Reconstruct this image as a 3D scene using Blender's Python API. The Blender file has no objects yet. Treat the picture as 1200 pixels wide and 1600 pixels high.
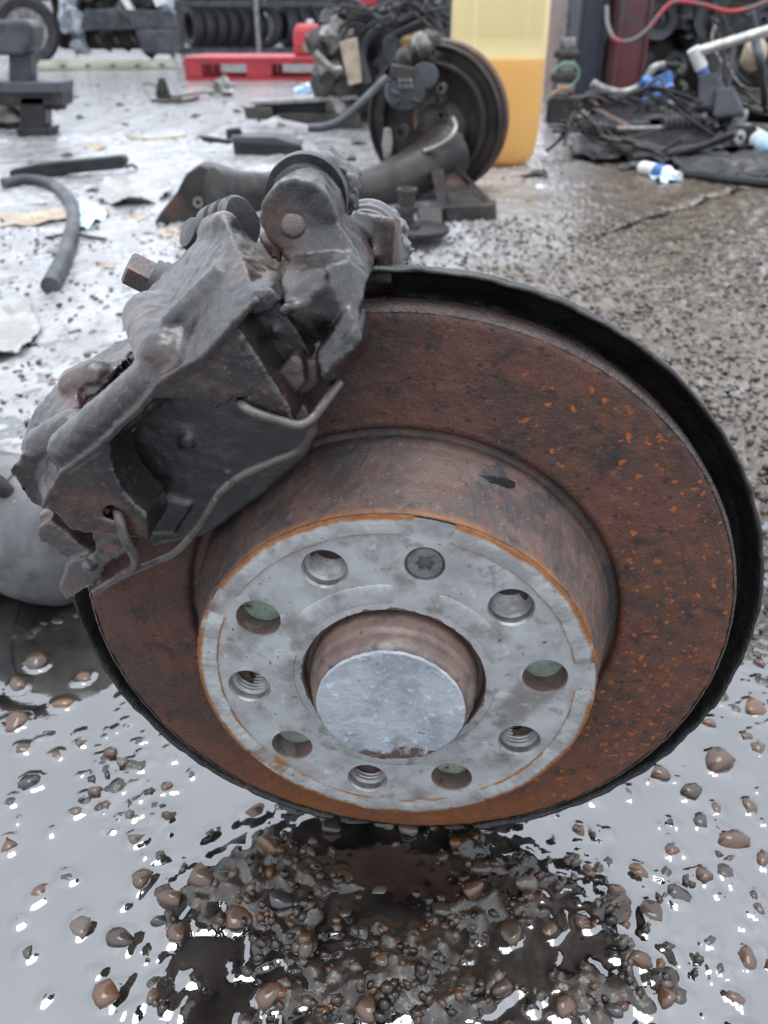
import bpy, bmesh, math, random
import numpy as np
from mathutils import Vector, Matrix

rng = np.random.default_rng(7)
random.seed(7)
scene = bpy.context.scene
col = scene.collection

# ---------------------------------------------------------------- camera, sky, sun, exposure
FPX = 1280.0                                   # focal length in photo pixels (1200 x 1600)
PITCH = math.radians(30.9)
ZC = 0.139                                     # height of the hub centre above the ground
_rx, _ry = 0.560954, 0.106344
_t = np.array([3.4905, 63.6600, 307.0652])     # hub centre as seen from the camera, mm
def _rot(rx, ry):
    c, s = math.cos, math.sin
    X = np.array([[1, 0, 0], [0, c(rx), -s(rx)], [0, s(rx), c(rx)]])
    Y = np.array([[c(ry), 0, s(ry)], [0, 1, 0], [-s(ry), 0, c(ry)]])
    return Y @ X
RD = _rot(_rx, _ry)
CW = np.array([[1, 0, 0], [0, -math.sin(PITCH), math.cos(PITCH)], [0, -math.cos(PITCH), -math.sin(PITCH)]])
DISC = CW @ RD @ np.diag([1., -1., -1.])       # axes of the brake disc (u right, v up, w out) in the world
CAM = np.array([0, 0, ZC]) - CW @ _t / 1000

cam_data = bpy.data.cameras.new('camera')
cam = bpy.data.objects.new('camera', cam_data); col.objects.link(cam)
cam.location = CAM
cam.rotation_euler = (math.pi / 2 - PITCH, 0, 0)
cam_data.sensor_fit = 'VERTICAL'; cam_data.sensor_height = 36.0; cam_data.sensor_width = 27.0
cam_data.lens = FPX / 1600 * 36
cam_data.clip_start = 0.02; cam_data.clip_end = 400
cam_data.dof.use_dof = True; cam_data.dof.focus_distance = 0.33
cam_data.dof.aperture_fstop = 14.5
scene.camera = cam

world = bpy.data.worlds.new('World'); scene.world = world; world.use_nodes = True
SUN_EL, SUN_AZ = math.radians(87), math.radians(-12)
wn, wl = world.node_tree.nodes, world.node_tree.links
wn.clear()
sky = wn.new('ShaderNodeTexSky'); sky.sky_type = 'NISHITA'; sky.sun_disc = False
sky.sun_elevation = SUN_EL; sky.sun_rotation = SUN_AZ
sky.air_density = 1.0; sky.dust_density = 1.5; sky.ozone_density = 1.0
hs = wn.new('ShaderNodeHueSaturation'); hs.inputs['Saturation'].default_value = 0.32
bg = wn.new('ShaderNodeBackground'); bg.inputs['Strength'].default_value = 0.15
wo = wn.new('ShaderNodeOutputWorld')
cloud = wn.new('ShaderNodeMix'); cloud.data_type = 'RGBA'; cloud.inputs['Factor'].default_value = 0.8   # closed, even cloud layer over the clear sky
geo = wn.new('ShaderNodeTexCoord'); sxyz = wn.new('ShaderNodeSeparateXYZ'); wl.new(geo.outputs['Generated'], sxyz.inputs[0])
cie = wn.new('ShaderNodeMapRange'); cie.inputs['To Min'].default_value = 0.5; cie.inputs['To Max'].default_value = 1.0; wl.new(sxyz.outputs[2], cie.inputs['Value'])   # overcast sky: zenith brighter than horizon
cl = wn.new('ShaderNodeVectorMath'); cl.operation = 'SCALE'; cl.inputs[0].default_value = (6.3, 6.8, 7.6); wl.new(cie.outputs[0], cl.inputs['Scale']); wl.new(cl.outputs[0], cloud.inputs[7])
wl.new(sky.outputs[0], hs.inputs['Color']); wl.new(hs.outputs[0], cloud.inputs[6]); wl.new(cloud.outputs[2], bg.inputs[0]); wl.new(bg.outputs[0], wo.inputs[0])

sd = bpy.data.lights.new('sun', 'SUN'); sd.energy = 0.7; sd.angle = math.radians(30); sd.color = (1, .97, .93)
sun = bpy.data.objects.new('sun', sd); col.objects.link(sun)
sun.rotation_euler = (math.pi / 2 - SUN_EL, 0, math.pi - SUN_AZ)   # sky azimuth is clockwise from +Y

vs = scene.view_settings
vs.view_transform = 'Standard'; vs.look = 'None'; vs.gamma = 1.0; vs.use_curve_mapping = False
vs.exposure = 1.58
scene.cycles.use_denoising = True
scene.cycles.max_bounces = 6
scene.cycles.caustics_reflective = False; scene.cycles.caustics_refractive = False

# ---------------------------------------------------------------- pixel helpers (photo pixels -> places in the yard)
def ray(px, py):
    return CW @ np.array([(px - 600) / FPX, (py - 800) / FPX, 1.0])
def G(px, py, z=0.0):                          # on the ground
    d = ray(px, py); return CAM + d * ((z - CAM[2]) / d[2])
def S(px, py, Y):                              # at depth Y behind the hub
    d = ray(px, py); return CAM + d * ((Y - CAM[1]) / d[1])
_n = RD @ np.array([0, 0, -1.])
def Q(px, py, w):                              # on a plane of the brake disc, mm
    d = np.array([(px - 600) / FPX, (py - 800) / FPX, 1.0])
    o = _t + RD @ np.array([0, 0, -w])
    X = d * ((_n @ o) / (d @ _n))
    return ((X - _t) @ RD) * np.array([1, -1, -1])
def pxm(Y, z=0.1):                             # photo pixels per metre at depth Y
    return FPX / ((Y - CAM[1]) * math.cos(PITCH) + (CAM[2] - z) * math.sin(PITCH))

# ---------------------------------------------------------------- noise
def _hash(i, j, k, seed):
    with np.errstate(over='ignore'):
        h = (i.astype(np.uint32) * np.uint32(374761393) + j.astype(np.uint32) * np.uint32(668265263)
             + k.astype(np.uint32) * np.uint32(2246822519) + np.uint32(seed * 3266489917 & 0xffffffff))
        h = (h ^ (h >> np.uint32(13))) * np.uint32(1274126177)
        h = (h ^ (h >> np.uint32(16))) * np.uint32(2654435761)
        h ^= h >> np.uint32(15)
    return (h & np.uint32(0xffffff)).astype(np.float32) / np.float32(0xffffff)
def vnoise(x, y, z=None, seed=0):
    if z is None: z = np.zeros_like(x)
    xi, yi, zi = np.floor(x), np.floor(y), np.floor(z)
    fx, fy, fz = (x - xi).astype(np.float32), (y - yi).astype(np.float32), (z - zi).astype(np.float32)
    xi, yi, zi = xi.astype(np.int64), yi.astype(np.int64), zi.astype(np.int64)
    sx, sy, sz = [f * f * f * (f * (f * 6 - 15) + 10) for f in (fx, fy, fz)]
    out = 0
    for dx in (0, 1):
        wx = sx if dx else 1 - sx
        for dy in (0, 1):
            wy = sy if dy else 1 - sy
            for dz in (0, 1):
                wz = sz if dz else 1 - sz
                out = out + wx * wy * wz * _hash(xi + dx, yi + dy, zi + dz, seed)
    return out * 2 - 1
def fbm(x, y, z=None, o=4, seed=0):
    s, a, f = 0, 1.0, 1.0
    for k in range(o):
        s = s + a * vnoise(x * f, y * f, None if z is None else z * f, seed + k * 17); a *= .5; f *= 2.03
    return s

# ---------------------------------------------------------------- materials
def mk(name, c1, c2=None, scale=20, lo=.4, hi=.6, spots=(), rough=.5, rough2=None, bump=0., bscale=200, bdist=.001,
       metal=0., ior=1.5, coat=0., coatr=.1, spec=.5, detail=6, rnd=None, attr=None, extra=None, cbump=0, cior=1.5):
    m = bpy.data.materials.new(name); m.use_nodes = True
    n, l = m.node_tree.nodes, m.node_tree.links
    b = n['Principled BSDF']; tc = n.new('ShaderNodeTexCoord'); vec = tc.outputs['Object']
    def noise(sc, det=detail, rg=.6, dist=0.):
        t = n.new('ShaderNodeTexNoise'); t.inputs['Scale'].default_value = sc; t.inputs['Detail'].default_value = det
        t.inputs['Roughness'].default_value = rg; t.inputs['Distortion'].default_value = dist
        l.new(vec, t.inputs['Vector']); return t.outputs['Fac']
    def ramp(fac, a, bb):
        r = n.new('ShaderNodeMapRange'); r.inputs['From Min'].default_value = a; r.inputs['From Max'].default_value = bb
        r.interpolation_type = 'SMOOTHSTEP'; l.new(fac, r.inputs['Value']); return r.outputs['Result']
    def mix(fac, a, bb):
        x = n.new('ShaderNodeMix'); x.data_type = 'RGBA'
        if isinstance(fac, (int, float)): x.inputs['Factor'].default_value = fac
        else: l.new(fac, x.inputs['Factor'])
        for s_, v in ((6, a), (7, bb)):
            if isinstance(v, tuple): x.inputs[s_].default_value = (*v[:3], 1)
            else: l.new(v, x.inputs[s_])
        return x.outputs[2]
    c = c1
    if attr:
        at = n.new('ShaderNodeAttribute'); at.attribute_name = attr; c = at.outputs['Color']
    if rnd:
        oi = n.new('ShaderNodeObjectInfo'); cr = n.new('ShaderNodeValToRGB'); cr.color_ramp.interpolation = 'CONSTANT'
        e = cr.color_ramp.elements
        for i, cc in enumerate(rnd):
            el = e[i] if i < 2 else e.new(0.5)
            el.position = i / len(rnd); el.color = (*cc, 1)
        l.new(oi.outputs['Random'], cr.inputs[0]); c = cr.outputs[0]
    if c2 is not None: c = mix(ramp(noise(scale), lo, hi), c, c2)
    for s_ in spots:                           # (colour, scale, lo, hi[, strength])
        f = ramp(noise(s_[1], 5, .62), s_[2], s_[3])
        if len(s_) > 4:
            mm = n.new('ShaderNodeMath'); mm.operation = 'MULTIPLY'; mm.inputs[1].default_value = s_[4]; l.new(f, mm.inputs[0]); f = mm.outputs[0]
        c = mix(f, c, s_[0])
    if extra: c = extra(n, l, vec, noise, ramp, mix, c)
    if isinstance(c, tuple): b.inputs['Base Color'].default_value = (*c[:3], 1)
    else: l.new(c, b.inputs['Base Color'])
    b.inputs['Roughness'].default_value = rough
    if rough2 is not None:
        r = n.new('ShaderNodeMapRange'); r.inputs['From Min'].default_value = .35; r.inputs['From Max'].default_value = .65
        r.inputs['To Min'].default_value = rough; r.inputs['To Max'].default_value = rough2
        l.new(noise(scale * 1.7 + 3), r.inputs['Value']); l.new(r.outputs[0], b.inputs['Roughness'])
    b.inputs['Metallic'].default_value = metal; b.inputs['IOR'].default_value = ior
    b.inputs['Coat Weight'].default_value = coat; b.inputs['Coat IOR'].default_value = cior; b.inputs['Coat Roughness'].default_value = coatr
    b.inputs['Specular IOR Level'].default_value = spec
    if bump:
        bn = n.new('ShaderNodeBump'); bn.inputs['Strength'].default_value = bump; bn.inputs['Distance'].default_value = bdist
        l.new(noise(bscale, 5, .65), bn.inputs['Height']); l.new(bn.outputs[0], b.inputs['Normal'])
        if cbump:
            b2 = n.new('ShaderNodeBump'); b2.inputs['Strength'].default_value = cbump; b2.inputs['Distance'].default_value = bdist
            l.new(noise(bscale * .8, 5, .7), b2.inputs['Height']); l.new(b2.outputs[0], b.inputs['Coat Normal'])
    return m
def radial(n, l, vec, a, b):                   # 0..1 over radius a..b in the disc's own plane
    sp = n.new('ShaderNodeSeparateXYZ'); l.new(vec, sp.inputs[0])
    cb = n.new('ShaderNodeCombineXYZ'); l.new(sp.outputs[0], cb.inputs[0]); l.new(sp.outputs[1], cb.inputs[1])
    ln = n.new('ShaderNodeVectorMath'); ln.operation = 'LENGTH'; l.new(cb.outputs[0], ln.inputs[0])
    return ln.outputs['Value'], sp

# ---------------------------------------------------------------- mesh helpers
def link_mesh(name, V, F, mats, parent=None, smooth=True, loc=None, mw=None, bevel=0, angle=None):
    me = bpy.data.meshes.new(name)
    V = np.asarray(V, float)
    if isinstance(F, np.ndarray):
        nf, k = F.shape
        me.vertices.add(len(V)); me.vertices.foreach_set('co', V.astype(np.float32).ravel())
        me.loops.add(nf * k); me.loops.foreach_set('vertex_index', F.astype(np.int32).ravel())
        me.polygons.add(nf); me.polygons.foreach_set('loop_start', np.arange(0, nf * k, k, dtype=np.int32))
        me.update(calc_edges=True)
    else:
        me.from_pydata(V.tolist(), [], F); me.update()
    if smooth: me.polygons.foreach_set('use_smooth', np.ones(len(me.polygons), bool))
    for m in (mats if isinstance(mats, (list, tuple)) else [mats]): me.materials.append(m)
    o = bpy.data.objects.new(name, me); col.objects.link(o)
    if parent is not None: o.parent = parent
    if loc is not None: o.location = loc
    if mw is not None: o.matrix_basis = mw
    if bevel:
        bv = o.modifiers.new('bevel', 'BEVEL'); bv.width = bevel; bv.segments = 2; bv.limit_method = 'ANGLE'; bv.angle_limit = math.radians(40)
    if smooth and angle != 0:
        a = math.radians(angle or 40)
        try: me.set_sharp_from_angle(angle=a)
        except Exception: pass
    return o
class MB:
    def __init__(s): s.v, s.f = [], []
    def add(s, V, F):
        k = len(s.v); s.v += [tuple(map(float, p)) for p in V]; s.f += [tuple(int(i) + k for i in q) for q in F]; return s
    def box(s, c, size, R=None):
        P = np.array([[x, y, z] for x in (-.5, .5) for y in (-.5, .5) for z in (-.5, .5)]) * np.array(size)
        if R is not None: P = P @ np.asarray(R).T
        return s.add(P + np.array(c), [(0, 1, 3, 2), (4, 6, 7, 5), (0, 4, 5, 1), (2, 3, 7, 6), (0, 2, 6, 4), (1, 5, 7, 3)])
    def tube(s, path, r, n=10, caps=True, hollow=0):
        P = np.array(path, float); m = len(P)
        rr = np.full(m, r) if np.isscalar(r) else np.array(r, float)
        T = np.gradient(P, axis=0); T /= np.linalg.norm(T, axis=1)[:, None] + 1e-12
        up = np.array([0, 0, 1.]) if abs(T[0, 2]) < .9 else np.array([1., 0, 0])
        V = []; a = np.linspace(0, 2 * math.pi, n, endpoint=False)
        x = np.cross(up, T[0]); x /= np.linalg.norm(x)
        for i in range(m):
            x = x - T[i] * (x @ T[i]); x /= np.linalg.norm(x); y = np.cross(T[i], x)
            V += [P[i] + rr[i] * (math.cos(t) * x + math.sin(t) * y) for t in a]
        F = [(i * n + j, i * n + (j + 1) % n, (i + 1) * n + (j + 1) % n, (i + 1) * n + j) for i in range(m - 1) for j in range(n)]
        if caps:
            F += [tuple(range(n))[::-1], tuple((m - 1) * n + j for j in range(n))]
        return s.add(V, F)
    def lathe(s, prof, o, axis, n=24, x=None):  # prof: (radius, height along axis)
        o = np.array(o, float); z = np.array(axis, float); z /= np.linalg.norm(z)
        x = np.array(x, float) if x is not None else (np.array([1., 0, 0]) if abs(z[0]) < .9 else np.array([0, 1., 0]))
        x = x - z * (x @ z); x /= np.linalg.norm(x); y = np.cross(z, x)
        V = []
        for r, h in prof:
            V += [o + z * h + r * (math.cos(t) * x + math.sin(t) * y) for t in np.linspace(0, 2 * math.pi, n, endpoint=False)]
        F = [(i * n + j, i * n + (j + 1) % n, (i + 1) * n + (j + 1) % n, (i + 1) * n + j) for i in range(len(prof) - 1) for j in range(n)]
        if prof[0][0] > 1e-6: F.append(tuple(range(n))[::-1])
        if prof[-1][0] > 1e-6: F.append(tuple((len(prof) - 1) * n + j for j in range(n)))
        return s.add(V, F)
    def ring(s, prof, o, axis, n=32):           # closed profile, no caps
        o = np.array(o, float); z = np.array(axis, float); z /= np.linalg.norm(z)
        x = np.array([1., 0, 0]) if abs(z[0]) < .9 else np.array([0, 1., 0])
        x = x - z * (x @ z); x /= np.linalg.norm(x); y = np.cross(z, x); V = []; m = len(prof)
        for r, h in prof:
            V += [o + z * h + r * (math.cos(t) * x + math.sin(t) * y) for t in np.linspace(0, 2 * math.pi, n, endpoint=False)]
        return s.add(V, [(i * n + j, i * n + (j + 1) % n, ((i + 1) % m) * n + (j + 1) % n, ((i + 1) % m) * n + j) for i in range(m) for j in range(n)])
    def prism(s, poly, off):                    # polygon of 3D points swept by a vector
        P = np.array(poly, float); n = len(P); off = np.array(off, float)
        return s.add(np.vstack([P, P + off]), [tuple(range(n)), tuple(range(2 * n - 1, n - 1, -1))] + [(i, n + i, n + (i + 1) % n, (i + 1) % n) for i in range(n)])
    def hull(s, pts):
        bm = bmesh.new()
        for p in pts: bm.verts.new([float(c) for c in p])
        r = bmesh.ops.convex_hull(bm, input=bm.verts)
        bmesh.ops.delete(bm, geom=[e for e in r['geom_interior'] if isinstance(e, bmesh.types.BMVert)], context='VERTS')
        bm.verts.index_update(); V = [v.co[:] for v in bm.verts]; F = [[v.index for v in f.verts] for f in bm.faces]; bm.free()
        return s.add(V, F)
    def build(s, name, m, parent=None, smooth=True, bevel=0, angle=None, fix=True):
        V = np.array(s.v)
        if parent is not None and parent.type == 'EMPTY': V = V - np.array(parent.location)
        o = link_mesh(name, V, s.f, m, parent, smooth, bevel=bevel, angle=angle)
        if fix:
            bm = bmesh.new(); bm.from_mesh(o.data); bmesh.ops.recalc_face_normals(bm, faces=bm.faces); bm.to_mesh(o.data); bm.free()
        return o
def spline(pts, n=8):
    P = np.array(pts, float); P = np.vstack([2 * P[0] - P[1], P, 2 * P[-1] - P[-2]]); out = []
    for i in range(1, len(P) - 2):
        for t in np.linspace(0, 1, n, endpoint=False):
            a, b, c, d = P[i - 1], P[i], P[i + 1], P[i + 2]
            out.append(.5 * ((2 * b) + (-a + c) * t + (2 * a - 5 * b + 4 * c - d) * t * t + (-a + 3 * b - 3 * c + d) * t ** 3))
    out.append(P[-2]); return np.array(out)
def tag(o, label, cat, group=None):
    o['label'] = label; o['category'] = cat
    if group: o['group'] = group
    return o
def thing(name, loc, label, cat, group=None):
    o = bpy.data.objects.new(name, None); col.objects.link(o); o.location = [float(c) for c in loc]; o.empty_display_size = .05
    return tag(o, label, cat, group)
def struct(o): o['kind'] = 'structure'; return o

# ---------------------------------------------------------------- signed distance modelling (cast metal)
class Field:
    def __init__(s, lo, hi, h):
        s.lo = np.array(lo, float); s.h = h
        s.n = np.ceil((np.array(hi) - s.lo) / h).astype(int) + 1
        s.F = np.full(s.n, 40., np.float32)
    def _sub(s, lo, hi, m=9):
        a = np.clip(np.floor((np.array(lo) - m - s.lo) / s.h).astype(int), 0, s.n); b = np.clip(np.ceil((np.array(hi) + m - s.lo) / s.h).astype(int) + 1, 0, s.n)
        sl = tuple(slice(i, j) for i, j in zip(a, b))
        ax = [s.lo[i] + s.h * np.arange(a[i], b[i], dtype=np.float32) for i in range(3)]
        return sl, np.meshgrid(*ax, indexing='ij')
    def _op(s, sl, d, k, cut):
        A = s.F[sl]; d = d.astype(np.float32)
        if cut: A, d = -A, d
        h = np.clip(.5 + .5 * (d - A) / k, 0, 1)
        r = d * (1 - h) + A * h - k * h * (1 - h)
        s.F[sl] = -r if cut else r
    def hull(s, pts, k=.7, r=0., cut=False):
        pts = np.array(pts, float); bm = bmesh.new()
        for p in pts: bm.verts.new(p)
        bmesh.ops.convex_hull(bm, input=bm.verts); bm.normal_update(); c = pts.mean(0); pl = []
        for f in bm.faces:
            nn = np.array(f.normal); d = nn @ np.array(f.verts[0].co)
            if np.linalg.norm(nn) < .5: continue
            if nn @ c > d: nn, d = -nn, -d
            if not any(np.allclose(nn, q[0], atol=1e-3) and abs(d - q[1]) < 1e-2 for q in pl): pl.append((nn, d))
        bm.free()
        sl, (X, Y, Z) = s._sub(pts.min(0), pts.max(0)); D = np.full(X.shape, -1e3, np.float32)
        for nn, d in pl: np.maximum(D, (nn[0] * X + nn[1] * Y + nn[2] * Z - d).astype(np.float32), out=D)
        s._op(sl, D - r, k, cut); return s
    def cap(s, a, b, r, k=2.5, cut=False, r2=None):
        a, b = np.array(a, float), np.array(b, float); R = max(r, r2 or r)
        sl, (X, Y, Z) = s._sub(np.minimum(a, b) - R, np.maximum(a, b) + R); ab = b - a
        t = np.clip(((X - a[0]) * ab[0] + (Y - a[1]) * ab[1] + (Z - a[2]) * ab[2]) / (ab @ ab + 1e-9), 0, 1)
        D = np.sqrt((X - a[0] - t * ab[0]) ** 2 + (Y - a[1] - t * ab[1]) ** 2 + (Z - a[2] - t * ab[2]) ** 2)
        s._op(sl, D - (r if r2 is None else r + (r2 - r) * t), k, cut); return s
    def cyl(s, c, r, w0, w1, k=1.5, cut=False):  # along w
        sl, (X, Y, Z) = s._sub((c[0] - r, c[1] - r, w0), (c[0] + r, c[1] + r, w1))
        D = np.maximum(np.hypot(X - c[0], Y - c[1]) - r, np.maximum(w0 - Z, Z - w1)); s._op(sl, D, k, cut); return s
    def mesh(s, blur=1, amp=.2, scale=5., seed=3):
        F = s.F
        for _ in range(blur):
            for ax in range(3):
                F = .25 * np.roll(F, 1, ax) + .5 * F + .25 * np.roll(F, -1, ax)
        if amp:
            I = np.where(np.abs(F) < 4); P = [s.lo[i] + s.h * I[i] for i in range(3)]
            F[I] += amp * fbm(P[0] / scale, P[1] / scale, P[2] / scale, 3, seed)
        F[[0, -1]] = 5; F[:, [0, -1]] = 5; F[:, :, [0, -1]] = 5
        neg = F < 0; n = np.array(F.shape) - 1
        acc = np.zeros((*n, 3), np.float32); cnt = np.zeros(n, np.float32)
        cs = [(i, j, k) for i in (0, 1) for j in (0, 1) for k in (0, 1)]
        def v(A, c): return A[c[0]:c[0] + n[0], c[1]:c[1] + n[1], c[2]:c[2] + n[2]]
        for a in cs:
            for ax in range(3):
                if a[ax]: continue
                b = list(a); b[ax] = 1
                fa, fb = v(F, a), v(F, b); cr = v(neg, a) != v(neg, b)
                t = np.where(cr, fa / np.where(cr, fa - fb, 1), 0)
                for q in range(3): acc[..., q] += np.where(cr, a[q] + (t if q == ax else 0), 0)
                cnt += cr
        on = cnt > 0; idx = np.full(n, -1, np.int64); I = np.array(np.where(on)).T; idx[on] = np.arange(len(I))
        V = s.lo + s.h * (I + acc[on] / cnt[on][:, None]); quads = []
        for ax in range(3):
            o1, o2 = [q for q in range(3) if q != ax]
            A = np.moveaxis(neg, ax, 0); D = np.moveaxis(idx, ax, 0)
            e = A[:-1] != A[1:]; e = e[:, 1:-1, 1:-1]; K = np.array(np.where(e)).T
            if not len(K): continue
            i, j, k = K[:, 0], K[:, 1] + 1, K[:, 2] + 1
            q = np.stack([D[i, j - 1, k - 1], D[i, j, k - 1], D[i, j, k], D[i, j - 1, k]], 1)
            fl = A[i, j, k]; 
            if ax == 1: fl = ~fl
            q[~fl] = q[~fl][:, ::-1]; quads.append(q)
        return V, np.vstack(quads)

# ================================================================ GROUND, PUDDLE, STONES
def graded(dense_lo, dense_hi, step, lo, hi, g, mid, g2):
    a = list(np.arange(dense_lo, dense_hi, step))
    def grow(start, end, sgn, centre):
        out, p = [], start
        while (p < end if sgn > 0 else p > end):
            d = abs(p - centre); p += sgn * max(step, (g if d < mid else g2) * d); out.append(p)
        return out
    c = 0.0 if dense_lo < -.3 else CAM[1]
    return np.array(grow(dense_lo, lo, -1, c)[::-1] + a + grow(a[-1], hi, 1, c))
xs = graded(-.34, .36, .0017, -90, 90, .0068, 1.7, .12)
ys = graded(-.20, .26, .0017, -8, 160, .0056, 3.2, .09)
GX, GY = np.meshgrid(xs, ys)
def blob(px, py, rx, ry):
    c = G(px, py); return np.exp(-(((GX - c[0]) / rx) ** 2 + ((GY - c[1]) / ry) ** 2))
def sstep(a, b, x):
    t = np.clip((x - a) / (b - a), 0, 1); return t * t * (3 - 2 * t)
n1 = fbm(GX / .075, GY / .075, o=3, seed=11); n2 = fbm(GX / .02, GY / .02, o=3, seed=23); n3 = fbm(GX / .006, GY / .006, o=2, seed=31)
heap = np.clip(blob(560, 1370, .085, .045) + .9 * blob(760, 1330, .06, .045) + .9 * blob(830, 1500, .06, .03) + .8 * blob(1150, 1440, .055, .05) + .6 * blob(620, 1590, .05, .03), 0, 1.2)
HH = -.0038 + .0022 * n1 + .0017 * n2 + .0005 * n3
HH += heap * (.0023 + .0034 * n2)
rightside = sstep(.03, .16, GX) * sstep(.02, .30, GY)
leftside = (1 - sstep(-.05, .15, GX)) * sstep(.15, .45, GY)
far_l = sstep(.9, 1.5, GY) * (1 - sstep(.15, .9, GX - .25 * GY))
HH += rightside * .0060 + leftside * .0052 + sstep(.9, 1.5, GY) * .002
cell = .011                                     # aggregate lumps cast into the concrete
for (cs, amp, sd_) in ((.013, .0040, 5), (.007, .0022, 9)):
    best = np.full(GX.shape, 9., np.float32)
    ci, cj = np.floor(GX / cs), np.floor(GY / cs)
    for di in (-1, 0, 1):
        for dj in (-1, 0, 1):
            ii, jj = (ci + di).astype(np.int64), (cj + dj).astype(np.int64); zz = np.zeros_like(ii)
            px_, py_ = (ii + _hash(ii, jj, zz, sd_)) * cs, (jj + _hash(ii, jj, zz, sd_ + 1)) * cs
            rr = .25 + .75 * _hash(ii, jj, zz, sd_ + 2)
            best = np.minimum(best, np.hypot(GX - px_, GY - py_) / (cs * .62 * rr) + (1 - rr) * .5)
    near = 1 - sstep(1.6, 3.0, np.hypot(GX, GY))
    HH += near * amp * np.sqrt(np.clip(1 - best ** 2, 0, 1)) * (.42 + .58 * np.clip(heap + rightside * .9 + leftside * .25, 0, 1))
ja, jb = G(860, 398), G(1200, 282); jd = (jb - ja)[:2]; jd /= np.linalg.norm(jd)      # joint line running across the slab on the right
rut = np.abs((GX - ja[0]) * -jd[1] + (GY - ja[1]) * jd[0] + .012 * n1)
HH -= .007 * np.exp(-(rut / .013) ** 2) * sstep(.25, .4, GX) * (1 - sstep(3, 3.5, GX))
ix = lambda x: np.searchsorted(xs, x); iy = lambda y: np.searchsorted(ys, y)
HE = HH.copy()                                  # ground with stones, for the water's edge
def ground_h(x, y): return HH[np.clip(iy(y), 0, len(ys) - 1), np.clip(ix(x), 0, len(xs) - 1)]
def splat(x, y, z, a, b, c, ang):
    R = max(a, b); i0, i1, j0, j1 = ix(x - R), ix(x + R) + 1, iy(y - R), iy(y + R) + 1
    X, Y = GX[j0:j1, i0:i1] - x, GY[j0:j1, i0:i1] - y
    u, v = X * math.cos(ang) + Y * math.sin(ang), -X * math.sin(ang) + Y * math.cos(ang)
    q = 1 - (u / a) ** 2 - (v / b) ** 2
    HE[j0:j1, i0:i1] = np.maximum(HE[j0:j1, i0:i1], np.where(q > 0, z + c * np.sqrt(np.clip(q, 0, 1)), -1))

PAL = np.array([(.040, .027, .017), (.058, .034, .018), (.036, .030, .024), (.11, .080, .055), (.024, .021, .019), (.095, .046, .024), (.055, .047, .039), (.030, .025, .019), (.13, .055, .020), (.13, .11, .09)]) * np.array([.72, .68, .66])
def ground_extra(n, l, vec, noise, ramp, mix, c):
    sp = n.new('ShaderNodeSeparateXYZ'); l.new(vec, sp.inputs[0])
    def m2(op, a, b):
        x = n.new('ShaderNodeMath'); x.operation = op
        for i, v in enumerate((a, b)):
            if isinstance(v, (int, float)): x.inputs[i].default_value = v
            else: l.new(v, x.inputs[i])
        return x.outputs[0]
    side = ramp(m2('ADD', m2('SUBTRACT', sp.outputs[0], m2('MULTIPLY', sp.outputs[1], .30)), m2('MULTIPLY', noise(5), .5)), .32, -.10)   # pale cement on the left, sky glare painted into its tone; brown aggregate right
    back = ramp(m2('ADD', sp.outputs[1], m2('MULTIPLY', noise(9), .25)), .34, .62)
    warm = mix(ramp(noise(20), .38, .62), (.070, .056, .042), (.135, .110, .084))
    c = mix(m2('MULTIPLY', ramp(m2('ADD', sp.outputs[1], m2('MULTIPLY', noise(7), .3)), .35, .8), .85), c, warm)  # brown aggregate, its colour lightened towards the back in place of wet reflections
    pale = mix(ramp(noise(11), .36, .62), (.32, .325, .335), (.22, .22, .222))
    pale = mix(m2('MULTIPLY', ramp(noise(34), .56, .66), .6), pale, (.10, .095, .09))
    return mix(m2('MULTIPLY', m2('MULTIPLY', side, back), .92), c, pale)
m_ground = mk('wet_concrete', (.014, .0115, .009), (.040, .031, .023), scale=16, lo=.38, hi=.62, spots=[((.022, .019, .016), 7, .52, .66, .8), ((.085, .068, .052), 110, .56, .66, .7), ((.03, .026, .022), 60, .58, .66, .6)],
              rough=.04, rough2=.2, bump=.35, bscale=190, bdist=.0025, ior=1.45, spec=.55, extra=ground_extra)
m_stone = mk('wet_stone', (.1, .1, .1), attr='stone_colour', spots=[((.03, .025, .02), 240, .55, .7, .6), ((.2, .17, .14), 500, .6, .7, .4)], rough=.2, rough2=.4, bump=.3, bscale=700, bdist=.0012, coat=.55, coatr=.03, spec=.15)
m_pebble = mk('wet_pebble', (.1, .1, .1), rnd=[tuple(c * np.array([1.0, 1.12, 1.3])) for c in PAL], spots=[((.028, .022, .018), 90, .5, .68, .75), ((.15, .12, .09), 260, .62, .72, .4)], rough=.2, rough2=.4, bump=.3, bscale=420, bdist=.0012, coat=.7, coatr=.03, spec=.2)
m_water = mk('oily_water', (.006, .0055, .005), (.022, .019, .016), scale=22, rough=.012, rough2=.05, bump=.05, bscale=14, bdist=.004, ior=2.05, spec=.7, detail=2)

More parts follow.
